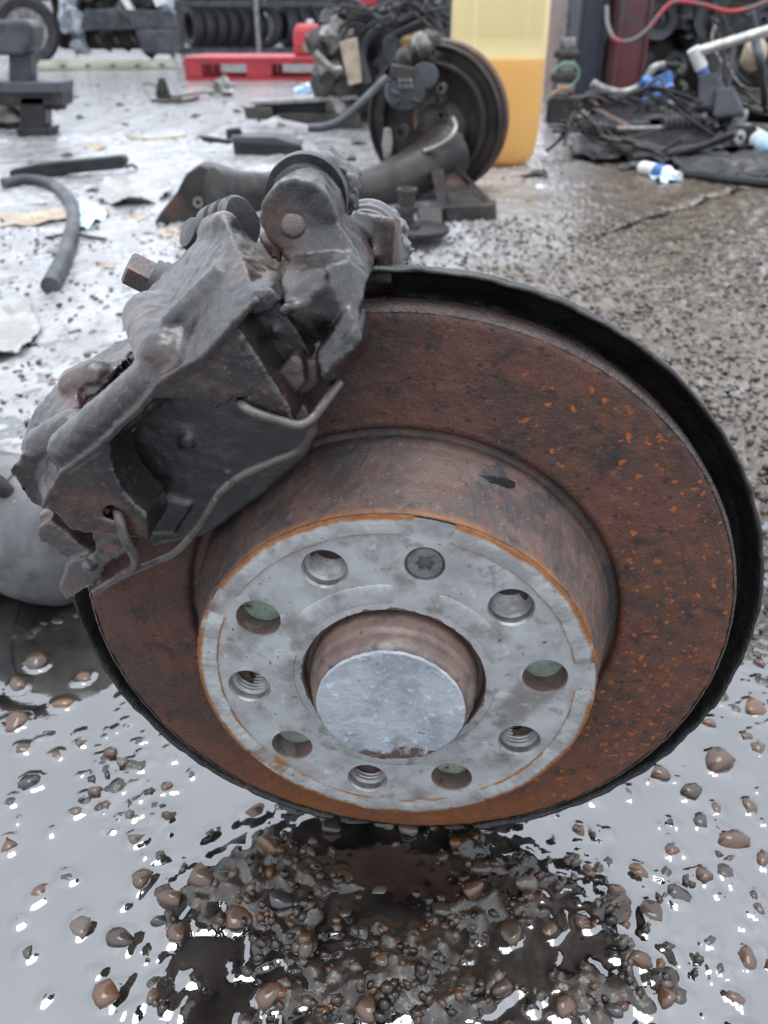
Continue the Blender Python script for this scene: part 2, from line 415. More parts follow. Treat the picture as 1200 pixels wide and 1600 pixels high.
# stones one can pick out, at the places where the photograph shows them
PEB = [(190,1465,30),(440,1420,23),(590,1392,21),(540,1370,27),(315,1375,28),(215,1310,22),(1020,1428,28),(1140,1312,32),(950,1303,13),(752,1358,24),(795,1462,30),(740,1410,24),(776,1272,30),
       (1125,1192,34),(985,1165,26),(50,1222,26),(105,1370,20),(125,1445,26),(1195,1345,22),(60,1400,20),(715,1262,18),(520,1290,22),(850,1240,20),(12,1320,24),(220,1378,26),(660,1340,16),(690,1430,26),
       (480,1490,20),(600,1510,18),(820,1390,24),(1080,1240,22),(1030,1210,20),(300,1530,16),(250,1340,14),(420,1330,24),(370,1440,26),(1000,1360,22),(1060,1400,24),(1170,1500,24),(1100,1370,18),(575,1580,26),(1040,1560,22),(880,1580,22),(400,1270,24),(1180,1105,26),(60,1035,26),(20,1130,24),(100,1100,18),(150,1240,14),(70,1560,14),(330,1300,16),(905,1300,20),(1170,1260,18),(860,1455,20),(640,1300,22),(262,1232,14),(300,1210,13),(175,1180,16),(120,1270,15),(40,1490,20),(30,1440,14),(250,1440,17),(150,1520,15),(240,1560,16),(80,1300,12),(20,1250,16),(1095,1285,18),(1050,1330,16),(1180,1420,20),(1110,1470,20),(1000,1500,22),(960,1400,18),(920,1360,16),(1060,1500,18),(1150,1560,22),(960,1580,18),(1185,1170,18),(1110,1130,20),(930,1250,18),(985,1240,16),(35,1170,18),(90,1180,14),(130,1060,20),(30,1070,20)]
bm = bmesh.new(); bmesh.ops.create_icosphere(bm, subdivisions=1, radius=1); bm.verts.index_update()
ICO1 = (np.array([v.co[:] for v in bm.verts]), np.array([[v.index for v in f.verts] for f in bm.faces])); bm.free()
bm = bmesh.new(); bmesh.ops.create_icosphere(bm, subdivisions=2, radius=1); bm.verts.index_update()
ICO2 = (np.array([v.co[:] for v in bm.verts]), np.array([[v.index for v in f.verts] for f in bm.faces])); bm.free()
t_ = (1 + 5 ** .5) / 2
ICO0v = np.array([(-1, t_, 0), (1, t_, 0), (-1, -t_, 0), (1, -t_, 0), (0, -1, t_), (0, 1, t_), (0, -1, -t_), (0, 1, -t_), (t_, 0, -1), (t_, 0, 1), (-t_, 0, -1), (-t_, 0, 1)]) / math.hypot(1, t_)
ICO0f = np.array([(0, 11, 5), (0, 5, 1), (0, 1, 7), (0, 7, 10), (0, 10, 11), (1, 5, 9), (5, 11, 4), (11, 10, 2), (10, 7, 6), (7, 1, 8), (3, 9, 4), (3, 4, 2), (3, 2, 6), (3, 6, 8), (3, 8, 9), (4, 9, 5), (2, 4, 11), (6, 2, 10), (8, 6, 7), (9, 8, 1)])
peb_mesh = []
for k in range(9):                              # nine shapes shared by all the pebbles
    V, F = ICO2; V = V.copy()
    for _ in range(9):                          # worn facets
        d = rng.normal(size=3); d /= np.linalg.norm(d); lim = rng.uniform(.45, .82); e = V @ d
        V -= np.outer(np.clip(e - lim, 0, None) * .85, d)
    V *= (1 + .14 * fbm(V[:, 0] * 1.9 + k * 9, V[:, 1] * 1.9, V[:, 2] * 1.9, 3, seed=k))[:, None]
    me = bpy.data.meshes.new('pebble'); me.from_pydata(V.tolist(), [], F.tolist()); me.materials.append(m_pebble)
    me.polygons.foreach_set('use_smooth', np.ones(len(me.polygons), bool)); peb_mesh.append(me)
pebbles = []
for (px, py, r) in PEB:
    g = G(px, py); s_ = np.linalg.norm(G(px + 10, py) - g) / 10; pebbles.append((g[0], g[1], r * s_ * rng.uniform(.9, 1.1), .5))
tries = 0
while len(pebbles) < 285 and tries < 20000:
    tries += 1
    y = -.2 + .62 * rng.random() ** 1.1; x = rng.uniform(-.55, .6) * (.45 + .7 * (y + .2))
    j, i = iy(y), ix(x); dens = .5 + heap[j, i] * .4 + rightside[j, i] * .8 + leftside[j, i] * .1
    if rng.random() > dens: continue
    r = rng.uniform(.0034, .0075)
    if all(math.hypot(x - a[0], y - a[1]) > (r + a[2]) * .85 for a in pebbles): pebbles.append((x, y, r, .3))
peb_place = []
for (x, y, r, lift) in pebbles:
    a, b, c = r, r * rng.uniform(.66, .9), r * rng.uniform(.5, .68); ang = rng.uniform(0, 3.14)
    z = (max(ground_h(x, y), -.0020) + c * .28) if lift > .4 else max(ground_h(x, y), -.003 - .1 * r) + c * (.05 + .35 * rng.random()); peb_place.append((x, y, z, a, b, c, ang)); splat(x, y, z, a, b, c, ang)
CL = vnoise(GX / .03, GY / .03, seed=77)
# gravel too fine to pick apart: one mass of real stones
gv, gf, gc, off = [], [], [], 0
N = 0; tries = 0
while N < 11000 and tries < 120000:
    tries += 1
    y = -.21 + 1.75 * rng.random() ** 1.7; x = rng.uniform(-.62, .68) * (.42 + .72 * (y + .22))
    j, i = iy(y), ix(x)
    clump = CL[j, i]
    dens = (.30 if clump > .30 else .035) + heap[j, i] * .9 + rightside[j, i] * .75 + leftside[j, i] * .08
    if rng.random() > dens: continue
    r = rng.uniform(.0012, .0038) * (1 + .5 * (y > .3)); a, b, c = r, r * rng.uniform(.6, .95), r * rng.uniform(.5, .8)
    z = max(ground_h(x, y), -.0032) + c * .1; ang = rng.uniform(0, 3.14)
    V, F = ICO1 if y < .32 else (ICO0v, ICO0f)
    P = V * (1 + .20 * np.sin(V @ rng.normal(size=3) * 2.4 + rng.uniform(0, 6)))[:, None] * np.array([a, b, c]) * (1 + rng.uniform(-.22, .22, (len(V), 1)))
    ca, sa = math.cos(ang), math.sin(ang); P = P @ np.array([[ca, sa, 0], [-sa, ca, 0], [0, 0, 1]]) + np.array([x, y, z])
    gv.append(P); gf.append(F + off); off += len(P); fy = min(1., max(0., (y - .28) / .3)); gc.append(np.repeat(((1 - .75 * fy) * PAL[rng.integers(len(PAL))] + .75 * fy * np.array([.105, .09, .075]))[None] * rng.uniform(.3, 1.0) * (1 + .4 * fy), len(P), 0)); N += 1
    splat(x, y, z, a, b, c, ang)
def grid_faces(ny, nx, keep=None):
    I = np.arange(ny * nx).reshape(ny, nx); F = np.stack([I[:-1, :-1], I[:-1, 1:], I[1:, 1:], I[1:, :-1]], -1)
    return F[keep] if keep is not None else F.reshape(-1, 4)
ground = struct(link_mesh('ground', np.stack([GX, GY, HH], -1).reshape(-1, 3), grid_faces(*GX.shape), m_ground, angle=0))
gravel = link_mesh('gravel', np.vstack(gv), np.vstack(gf), m_stone, smooth=False)
gravel['kind'] = 'stuff'; gravel['label'] = 'fine wet brown gravel loose in the puddle and over the concrete'; gravel['category'] = 'gravel'
ca_ = gravel.data.color_attributes.new('stone_colour', 'FLOAT_COLOR', 'POINT')
ca_.data.foreach_set('color', np.hstack([np.vstack(gc), np.ones((off, 1))]).astype(np.float32).ravel())
for k, (x, y, z, a, b, c, ang) in enumerate(peb_place):
    o = bpy.data.objects.new('pebble', peb_mesh[k % 9]); col.objects.link(o); o.parent = ground
    o.location = (x, y, z); o.scale = (a, b, c); o.rotation_euler = (rng.uniform(-.25, .25), rng.uniform(-.25, .25), ang)
sel = iy(1.9); sx0, sx1 = ix(-1.5), ix(1.6)
he = HE[:sel, sx0:sx1]
zw = .0010 * np.clip(1 + he / .0010, 0, 1) ** 2 + .00006 * fbm(GX[:sel, sx0:sx1] / .03, GY[:sel, sx0:sx1] / .03, o=2, seed=90)
dry = he - zw
kp = np.minimum(np.minimum(dry[:-1, :-1], dry[1:, :-1]), np.minimum(dry[:-1, 1:], dry[1:, 1:])) < 0
for _ in range(2):                              # let the water run on under the stones' edges
    k2 = kp.copy(); k2[1:] |= kp[:-1]; k2[:-1] |= kp[1:]; k2[:, 1:] |= kp[:, :-1]; k2[:, :-1] |= kp[:, 1:]; kp = k2
Fw = grid_faces(*he.shape, keep=kp); Vw = np.stack([GX[:sel, sx0:sx1], GY[:sel, sx0:sx1], np.minimum(zw, .0010)], -1).reshape(-1, 3)
u_, inv_ = np.unique(Fw, return_inverse=True)
struct(link_mesh('puddle', Vw[u_], inv_.reshape(-1, 4), m_water, angle=0))

# ================================================================ THE BRAKE IN THE FOREGROUND
MD = Matrix([[*DISC[0], 0], [*DISC[1], 0], [*DISC[2], ZC], [0, 0, 0, 1]])
def dpart(name, V, F, m, parent, sub=False, **kw):   # vertices in disc millimetres
    return link_mesh(name, np.asarray(V, float) / 1000, F, m, parent, mw=None if sub else MD, **kw)
def dlathe(prof, n, wob=0., seed=0, sc=4.):
    P = np.array(prof, float); a = np.linspace(0, 2 * math.pi, n, endpoint=False)
    R, A = np.meshgrid(P[:, 0], a, indexing='ij'); W = np.repeat(P[:, 1:2], n, 1)
    X, Y = R * np.cos(A), R * np.sin(A)
    if wob:
        d = wob * fbm(X / sc, Y / sc, W / sc, 3, seed); dr = d * (R > 1); X, Y = X + np.cos(A) * dr * .7, Y + np.sin(A) * dr * .7; W = W + d * .5
    m = len(P); I = np.arange(m * n).reshape(m, n); J = np.roll(I, -1, 1)
    return np.stack([X, Y, W], -1).reshape(-1, 3), np.stack([I[:-1], J[:-1], J[1:], I[1:]], -1).reshape(-1, 4)
def resample(prof, d):
    out = []
    for (a, b) in zip(prof[:-1], prof[1:]):
        k = max(1, int(math.hypot(b[0] - a[0], b[1] - a[1]) / d)); out += [(a[0] + (b[0] - a[0]) * i / k, a[1] + (b[1] - a[1]) * i / k) for i in range(k)]
    return out + [prof[-1]]

def disc_extra(n, l, vec, noise, ramp, mix, c):
    r, sp = radial(n, l, vec, 0, 1)
    def m2(op, a, b):
        x = n.new('ShaderNodeMath'); x.operation = op
        for i, v in enumerate((a, b)):
            if isinstance(v, (int, float)): x.inputs[i].default_value = v
            else: l.new(v, x.inputs[i])
        return x.outputs[0]
    hat = ramp(r, .0885, .0865)                              # the drum part is greyer, with lifted black scale
    hatc = mix(ramp(noise(45), .40, .62), (.110, .072, .060), (.064, .048, .043))
    hatc = mix(ramp(noise(38), .56, .60), hatc, (.050, .045, .044))
    hatc = mix(m2('MULTIPLY', ramp(noise(420), .58, .66), .7), hatc, (.035, .028, .026))
    hatc = mix(m2('MULTIPLY', ramp(noise(620), .60, .67), .7), hatc, (.20, .13, .10))
    hatc = mix(m2('MULTIPLY', ramp(noise(110), .58, .66), .55), hatc, (.12, .048, .030))
    c = mix(hat, c, hatc)
    # crisp orange blisters, thicker towards the lower right of the disc
    dn = n.new('ShaderNodeTexNoise'); dn.inputs['Scale'].default_value = 260; dn.inputs['Detail'].default_value = 3; l.new(vec, dn.inputs['Vector'])
    ds = n.new('ShaderNodeVectorMath'); ds.operation = 'MULTIPLY_ADD'; ds.inputs[1].default_value = (.006, .006, .006); l.new(dn.outputs['Color'], ds.inputs[0]); l.new(vec, ds.inputs[2])
    vo = n.new('ShaderNodeTexVoronoi'); vo.inputs['Scale'].default_value = 290; vo.inputs['Randomness'].default_value = 1; l.new(ds.outputs[0], vo.inputs['Vector'])
    side = m2('ADD', m2('MULTIPLY', sp.outputs[0], 5.5), m2('MULTIPLY', sp.outputs[1], -2.2))
    side = m2('ADD', side, m2('MULTIPLY', noise(28), 1.6))
    dens = ramp(side, .70, 1.5)
    wn_ = n.new('ShaderNodeTexWhiteNoise'); l.new(vo.outputs['Position'], wn_.inputs['Vector'])
    thr = ramp(m2('SUBTRACT', m2('MULTIPLY', dens, .85), wn_.outputs['Value']), 0, .25)
    dot = m2('MULTIPLY', ramp(m2('ADD', vo.outputs['Distance'], m2('MULTIPLY', wn_.outputs['Value'], .25)), .42, .22), thr)
    c = mix(m2('MULTIPLY', m2('MULTIPLY', dot, m2('SUBTRACT', 1.0, hat)), .9), c, (.36, .092, .018))
    pat = m2('MULTIPLY', ramp(m2('ADD', side, m2('MULTIPLY', noise(55), 1.3)), 1.30, 2.05), m2('MULTIPLY', ramp(noise(150), .40, .62), m2('SUBTRACT', 1.0, hat)))
    c = mix(m2('MULTIPLY', pat, .36), c, (.17, .062, .022))
    cr_ = n.new('ShaderNodeCombineXYZ'); l.new(m2('MULTIPLY', r, 1.0), cr_.inputs[0])
    gr = n.new('ShaderNodeTexNoise'); gr.inputs['Scale'].default_value = 420; gr.inputs['Detail'].default_value = 3; l.new(cr_.outputs[0], gr.inputs['Vector'])
    c = mix(m2('MULTIPLY', ramp(gr.outputs['Fac'], .50, .66), .38), c, (.028, .017, .015))   # scoring left by the pads
    low = m2('MULTIPLY', ramp(m2('ADD', m2('MULTIPLY', sp.outputs[1], -9), noise(14)), .95, 1.75), m2('SUBTRACT', 1.0, hat))
    c = mix(m2('MULTIPLY', low, .75), c, (.20, .072, .026))
    edge = m2('MULTIPLY', ramp(sp.outputs[2], -.0045, -.0012), ramp(m2('ADD', m2('MULTIPLY', noise(60), 1.0), 0.), .38, .56))
    return mix(m2('MULTIPLY', edge, .7), c, (.22, .085, .025))                    # orange creep at the face edge
m_disc = mk('rusted_disc', (.092, .038, .028), (.050, .029, .024), scale=30, lo=.38, hi=.62, spots=[((.100, .044, .027), 13, .54, .70, .55), ((.024, .016, .016), 85, .54, .64, .8), ((.13, .045, .022), 140, .60, .68, .6), ((.010, .008, .008), 380, .60, .66, .9), ((.16, .075, .05), 560, .61, .68, .75)],
            rough=.34, rough2=.6, bump=.5, bscale=900, bdist=.0013, spec=.4, extra=disc_extra)
def silver_extra(n, l, vec, noise, ramp, mix, c):
    r, sp = radial(n, l, vec, 0, 1)
    a = ramp(r, .0630, .0672); b = ramp(noise(55), .53, .66)
    x = n.new('ShaderNodeMath'); x.operation = 'MULTIPLY'; l.new(a, x.inputs[0]); l.new(b, x.inputs[1])
    c = mix(x.outputs[0], c, (.26, .11, .035))
    a2 = ramp(r, .0655, .0700); y = n.new('ShaderNodeMath'); y.operation = 'MULTIPLY'; l.new(a2, y.inputs[0]); l.new(ramp(noise(32), .40, .66), y.inputs[1])
    return mix(y.outputs[0], c, (.105, .050, .034))
m_silver = mk('zinc_face', (.40, .41, .41), (.28, .282, .28), scale=60, lo=.35, hi=.65, spots=[((.17, .155, .14), 30, .52, .66, .75), ((.13, .12, .105), 90, .56, .66, .6), ((.05, .045, .04), 300, .655, .69, .9), ((.55, .57, .59), 110, .60, .7, .6)],
              rough=.34, rough2=.52, bump=.22, bscale=300, bdist=.0008, metal=.25, extra=silver_extra)
def rim_extra(n, l, vec, noise, ramp, mix, c):
    r, sp = radial(n, l, vec, 0, 1)
    ad = n.new('ShaderNodeMath'); ad.operation = 'MULTIPLY_ADD'; l.new(noise(90), ad.inputs[0]); ad.inputs[1].default_value = .004; l.new(r, ad.inputs[2])
    k_ = n.new('ShaderNodeMath'); k_.operation = 'MULTIPLY'; l.new(ramp(ad.outputs[0], .0738, .0756), k_.inputs[0]); l.new(ramp(noise(34), .34, .46), k_.inputs[1])
    c = mix(k_.outputs[0], c, (.23, .088, .021))
    k2 = n.new('ShaderNodeMath'); k2.operation = 'MULTIPLY'; l.new(ramp(ad.outputs[0], .0755, .0766), k2.inputs[0]); l.new(ramp(noise(130), .42, .55), k2.inputs[1])
    c = mix(k2.outputs[0], c, (.13, .045, .016))
    return mix(ramp(ad.outputs[0], .0694, .0686), c, (.24, .12, .05))
m_rim = mk('zinc_rim', (.37, .38, .375), (.26, .26, .255), scale=80, spots=[((.20, .17, .14), 60, .54, .66, .5), ((.12, .10, .08), 240, .66, .7, .9)], rough=.38, rough2=.55, bump=.5, bscale=420, bdist=.0010, metal=.15, extra=rim_extra)
def cap_extra(n, l, vec, noise, ramp, mix, c):
    sp = n.new('ShaderNodeSeparateXYZ'); l.new(vec, sp.inputs[0])
    a = n.new('ShaderNodeMath'); a.operation = 'MULTIPLY_ADD'; l.new(noise(120), a.inputs[0]); a.inputs[1].default_value = -.026; l.new(sp.outputs[1], a.inputs[2])
    c = mix(ramp(a.outputs[0], -.0335, -.0365), c, (.10, .055, .042))
    w = n.new('ShaderNodeTexWave'); w.inputs['Scale'].default_value = 55; w.inputs['Distortion'].default_value = 14; w.inputs['Detail'].default_value = 4; w.inputs['Detail Scale'].default_value = 3; l.new(vec, w.inputs['Vector'])
    x = n.new('ShaderNodeMath'); x.operation = 'MULTIPLY'; x.inputs[1].default_value = .16; l.new(ramp(w.outputs['Fac'], .93, .99), x.inputs[0])
    return mix(x.outputs[0], c, (.62, .66, .70))
m_cap = mk('zinc_cap', (.37, .395, .425), (.26, .28, .305), scale=55, spots=[((.20, .21, .22), 120, .56, .70, .6), ((.045, .035, .03), 150, .665, .69), ((.58, .63, .68), 260, .58, .68, .6), ((.22, .21, .16), 45, .66, .76, .6)], rough=.34, rough2=.5, bump=.5, bscale=260, bdist=.0014, metal=.2, extra=cap_extra)
m_nose = mk('rusted_hub', (.150, .098, .082), (.085, .062, .054), scale=60, spots=[((.20, .18, .16), 60, .58, .68, .6), ((.10, .11, .05), 50, .66, .72, .5), ((.02, .018, .016), 200, .62, .68, .7)], rough=.42, bump=.4, bscale=350, bdist=.001)
m_thread = mk('bright_thread', (.30, .30, .29), (.15, .14, .13), scale=90, rough=.3, metal=.4, bump=.1, bscale=500, bdist=.0005)
m_plug = mk('green_plug', (.30, .37, .30), (.20, .25, .21), scale=120, spots=[((.06, .06, .05), 300, .62, .68)], rough=.4, bump=.2, bscale=400, bdist=.0006)
m_steel = mk('dull_steel', (.20, .20, .195), (.12, .115, .11), scale=120, spots=[((.16, .09, .055), 150, .6, .7, .6)], rough=.36, metal=.5, bump=.25, bscale=400, bdist=.0006)
m_cast = mk('cast_iron', (.0045, .0045, .005), (.020, .014, .0115), scale=42, lo=.44, hi=.58, spots=[((.060, .026, .018), 24, .53, .63, .8), ((.007, .007, .008), 60, .54, .62, .85), ((.13, .11, .095), 850, .60, .67, .45), ((.14, .052, .024), 480, .60, .67, .6), ((.004, .004, .004), 700, .60, .65, .85)],  # pale specks: sandy grit that also paints wet sparkle into the colour
            rough=.35, rough2=.6, bump=.6, bscale=900, bdist=.0016, spec=.15, coat=1.0, coatr=.10, cbump=.2, cior=1.55)
m_castdark = mk('black_pad_plate', (.006, .0062, .007), (.016, .015, .015), scale=50, spots=[((.075, .045, .035), 32, .60, .72, .5), ((.12, .11, .10), 800, .64, .68, .5)], rough=.35, rough2=.55, bump=.5, bscale=600, bdist=.0014, spec=.2, coat=.8, coatr=.12, cbump=.3, cior=1.6)
m_castrust = mk('rusty_cast_iron', (.070, .042, .036), (.036, .030, .029), scale=55, spots=[((.17, .062, .036), 60, .57, .66, .75), ((.010, .009, .009), 80, .56, .64, .85), ((.17, .14, .12), 1000, .59, .66, .5), ((.004, .004, .004), 700, .60, .66, .8)], rough=.35, rough2=.6, bump=.6, bscale=900, bdist=.0014, spec=.15, coat=1.0, coatr=.14, cbump=.4, cior=1.6)
m_shield = mk('black_shield', (.008, .008, .009), (.016, .014, .013), scale=50, spots=[((.11, .05, .03), 40, .66, .74, .8)], rough=.28, rough2=.5, bump=.6, bscale=260, bdist=.0018, spec=.6)
m_wire = mk('spring_wire', (.10, .085, .078), (.060, .046, .042), scale=150, spots=[((.20, .19, .18), 200, .60, .7, .6)], rough=.35, bump=.4, bscale=900, bdist=.0006, metal=.2)
m_arm = mk('grey_arm', (.12, .12, .122), (.06, .06, .062), scale=24, spots=[((.035, .035, .036), 26, .60, .72, .7), ((.2, .19, .17), 180, .66, .7, .7)], rough=.42, rough2=.58, bump=.3, bscale=160, bdist=.002)
m_rubber = mk('wet_rubber', (.014, .014, .015), (.026, .026, .027), scale=70, rough=.28, rough2=.45, bump=.3, bscale=300, bdist=.001)

brake = thing('brake_assembly', (0, 0, 0), 'rusty brake disc with black caliper and silver five bolt hub standing in the foreground puddle', 'brake')
prof = resample([(58, -9), (72, -9), (74.0, -.6), (74.6, -1.2), (75.6, -5), (77.4, -13), (80, -23), (82.6, -30), (83.6, -33), (84.0, -38.6), (87.2, -38.8), (87.9, -35.9), (89.3, -34.75), (91, -34.95), (110, -34.97), (127.5, -34.9), (129.6, -35.1), (130.6, -35.7), (131.2, -36.8), (131.0, -46), (130, -47), (90, -47), (84, -46), (78, -40), (70, -12), (58, -11)], 1.1)
bd = dpart('brake_disc', *dlathe(prof, 640, .34, 5, 3.2), m_disc, brake, angle=0)
A0 = 1.9568597
m_crust = mk('wet_edge_crust', (.055, .038, .033), (.035, .022, .019), scale=90, lo=.42, hi=.60, spots=[((.05, .03, .026), 200, .56, .66, .8)], rough=.22, rough2=.4, bump=.8, bscale=600, bdist=.002, spec=.6)
dpart('disc_edge', *dlathe(resample([(130.3, -35.05), (131.2, -35.5), (131.7, -37), (131.6, -46), (130.4, -47.3)], .7), 700, .16, 21, 2.2), m_crust, bd, sub=True, angle=0)
# hub face with its ten holes
bm = bmesh.new(); hole = []
def loop(c, r, n, w=0., jit=0):
    vsn = [bm.verts.new((c[0] + (r + jit * random.uniform(-1, 1)) * math.cos(2 * math.pi * i / n), c[1] + (r + jit * random.uniform(-1, 1)) * math.sin(2 * math.pi * i / n), w)) for i in range(n)]
    return vsn, [bm.edges.new((vsn[i], vsn[(i + 1) % n])) for i in range(n)]
eds = loop((0, 0), 74.0, 200)[1] + loop((0, 0), 34.6, 120)[1]
for k in range(10):
    a = A0 - k * math.pi / 5; c = (56 * math.cos(a), 56 * math.sin(a)); r = 8.2 if k % 2 == 0 else (7.0 if k == 1 else 8.3); hole.append((k, c, r)); eds += loop(c, r, 40)[1]
bmesh.ops.triangle_fill(bm, use_beauty=True, use_dissolve=False, edges=eds)
bmesh.ops.recalc_face_normals(bm, faces=bm.faces); bm.verts.index_update()
Vf = [v.co[:] for v in bm.verts]; Ff = [[v.index for v in f.verts] for f in bm.faces]
if sum(f.normal.z for f in bm.faces) < 0: Ff = [f[::-1] for f in Ff]
bm.free()
Vf = np.array(Vf)
face = dpart('hub_face', Vf, Ff, m_silver, bd, sub=True, smooth=False)
for k, c, r in hole:
    if k == 1: continue
    if k % 2 == 0:
        pr = [(8.2, 0), (7.6, -.9), (7.5, -3.6)] + [q for i in range(7) for q in ((6.3, -4.4 - i * 1.7), (7.4, -5.3 - i * 1.7))] + [(6.6, -16.2)]
        V, F = dlathe(pr, 40); V[:, :2] += c
        h_ = dpart('threaded_hole', V, F, m_thread, bd, sub=True, angle=30)
        V, F = dlathe([(6.9, -16), (0, -16)], 40); V[:, :2] += c
        dpart('hole_bottom', V, F, m_nose, bd, sub=True)
    else:
        V, F = dlathe([(8.3, 0), (7.9, -.5), (7.8, -10.5)], 40); V[:, :2] += c
        dpart('clear_hole', V, F, m_nose, bd, sub=True, angle=30)
        V, F = dlathe([(7.85, -8.6), (7.0, -8.1), (0, -8.0)], 40, .12, k, 2.); V[:, :2] += c
        dpart('hole_plug', V, F, m_plug, bd, sub=True)
# retaining screw: countersunk with a six lobed socket
c = hole[1][1]; n = 48; a = np.linspace(0, 2 * math.pi, n, endpoint=False)
rs = [np.full(n, 7.0), np.full(n, 6.6), np.full(n, 6.3), np.full(n, 5.9), 3.1 + .45 * np.cos(6 * a), 2.9 + .45 * np.cos(6 * a), np.full(n, .01)]
ws = [0, -1.0, -1.0, -.3, -.3, -3.2, -3.3]
V = np.vstack([np.stack([c[0] + r * np.cos(a), c[1] + r * np.sin(a), np.full(n, w)], -1) for r, w in zip(rs, ws)]); I = np.arange(7 * n).reshape(7, n); J = np.roll(I, -1, 1)
dpart('retaining_screw', V, np.stack([I[:-1], J[:-1], J[1:], I[1:]], -1).reshape(-1, 4), m_steel, bd, sub=True, angle=30)
def arc(r0, r1, w0, wt, a0, a1, n, jit, ch):
    a = np.linspace(a0, a1, n); V = []
    for i, t in enumerate(a):
        w1 = w0 + .02 + (wt - w0) * min(1., .35 + .22 * min(i, n - 1 - i)) * (1 + .12 * random.uniform(-1, 1))
        j0, j1 = jit * random.uniform(-1, 1), jit * random.uniform(-1, 1)
        for r, w in ((r0 + j0, w0), (r0 + ch * .6 + j0, w1 - ch * .25), (r0 + ch * 1.6 + j0, w1), ((r0 + r1) / 2, w1 + .12 * random.uniform(-1, 1)), (r1 - ch + j1, w1), (r1 + j1, w1 - ch * .6), (r1 + j1 * .5, w0)):
            V.append((r * math.cos(t), r * math.sin(t), w))
    m = 7; F = [(i * m + j, i * m + j + 1, (i + 1) * m + j + 1, (i + 1) * m + j) for i in range(n - 1) for j in range(m - 1)]
    return np.array(V), F + [tuple(range(m))[::-1], tuple((n - 1) * m + j for j in range(m))]
for k in range(5):
    ac = A0 - (2 * k) * math.pi / 5
    gap = [(.10, .07), (.08, .09), (.10, .10), (.12, .09), (.09, .10)][k]
    V, F = arc(66.6, 74.3, -.4, .62, ac - math.pi / 5 + gap[0], ac + math.pi / 5 - gap[1], 70, .08, .4)
    F = [f[::-1] for f in F]; dpart('rim_segment', V, F, m_rim, bd, sub=True, angle=50)
    V, F = arc(37.6, 45.6, -.3, .42, ac - math.pi / 5 + .19, ac + math.pi / 5 - .17, 40, .08, .4)
    F = [f[::-1] for f in F]; dpart('inner_rim_segment', V, F, m_silver, bd, sub=True, angle=50)
V, F = dlathe(resample([(36.5, -.2), (34.6, 0), (34.0, -.8), (33.6, -5), (31.6, -5), (31.3, -1), (30.8, 2), (30.5, 5), (29.6, 6), (29.3, 9), (28.2, 12), (27.0, 12.9), (20, 13.0), (0, 13.0)], 1.0), 140, .22, 8, 2.5)
hub = dpart('hub', V, F, m_nose, brake, angle=0)
a = np.linspace(0, 2 * math.pi, 160, endpoint=False)
chip = 26.9 + .22 * vnoise(a * 3.1, a * 0, seed=4) + .16 * vnoise(a * 14.3, a * 0, seed=6) - 1.6 * np.exp(-((a - 4.78) / .10) ** 2) - 1.4 * np.exp(-((a - 4.95) / .05) ** 2) - 1.8 * np.exp(-((a - 5.28) / .07) ** 2) - 2.2 * np.exp(-((a - 4.65) / .03) ** 2)
rows = [(1.004, 12.9), (1.0, 13.7), (.985, 13.95), (.8, 14.0), (.5, 14.02), (.2, 14.0), (0, 14.0)]
V = np.vstack([np.stack([s_ * chip * np.cos(a), s_ * chip * np.sin(a), np.full(160, w)], -1) for s_, w in rows]); V[:, 2] += .12 * fbm(V[:, 0] / 4, V[:, 1] / 4, o=2, seed=2)
I = np.arange(7 * 160).reshape(7, 160); J = np.roll(I, -1, 1)
dpart('hub_cap', V, np.stack([I[:-1], J[:-1], J[1:], I[1:]], -1).reshape(-1, 4), m_cap, hub, sub=True, angle=30)
# a lifted flake of black scale on the drum
def ondrum(ang, w, lift): r = 74 + (84 - 74) * (-w / 36) + lift; return (r * math.cos(ang), r * math.sin(ang), w)
fl = [(1.16, -25.2, .2), (1.10, -27.6, .3), (1.04, -28.8, .5), (1.005, -28.4, .8), (1.0, -26.6, 1.0), (1.02, -25.2, .9), (1.07, -24.6, .6), (1.12, -23.9, .3)]
top = [ondrum(*q) for q in fl]; bot = [ondrum(q[0], q[1], q[2] - .9) for q in fl]; n = len(fl)
dpart('scale_flake', top + bot, [tuple(range(n))[::-1], tuple(range(n, 2 * n))] + [(i, (i + 1) % n, n + (i + 1) % n, n + i) for i in range(n)], m_castdark, bd, sub=True, smooth=False)
# dust shield: dish with a turned lip, open where the caliper sits
prof = resample([(60, -60), (110, -60), (130, -58.5), (138, -52.5), (140.8, -44), (141.6, -41.6), (142.3, -41.0), (142.8, -42), (142.2, -46), (139.2, -54), (131, -60.4), (110, -62), (60, -62)], 1.4)
V, F = dlathe(prof, 420, .55, 12, 6.)
fc = V[F].mean(1); an = np.degrees(np.arctan2(fc[:, 1], fc[:, 0])) % 360
shield = dpart('dust_shield', V, F[(an < 94) | (an > 176)], m_shield, brake, angle=0)
sm = shield.modifiers.new('thick', 'SOLIDIFY'); sm.thickness = .0006; sm.offset = 0

# ---- caliper body
f = Field((-178, 8, -118), (16, 192, 14), 1.0)
def pf(pl, w0, w1): return [Q(x, y, w0) for x, y in pl] + [(*Q(x, y, w0)[:2], w1) for x, y in pl]
f.hull(pf([(150, 702), (220, 637), (255, 593), (320, 557), (368, 505), (397, 555), (455, 640), (459, 672), (442, 695), (230, 790)], 3, -17))
f.hull(pf([(70, 790), (100, 738), (150, 702), (220, 637), (228, 775), (232, 845), (170, 838), (115, 830)], 3, -17))
cw = Q(289, 731, 3); f.cyl(cw, 24, -22, 20, .8, True)                                # round window onto the pad
f.hull(pf([(333, 655), (400, 676), (448, 696), (560, 740), (440, 930), (236, 868), (229, 778), (260, 730)], 14, -22), .8, cut=True)
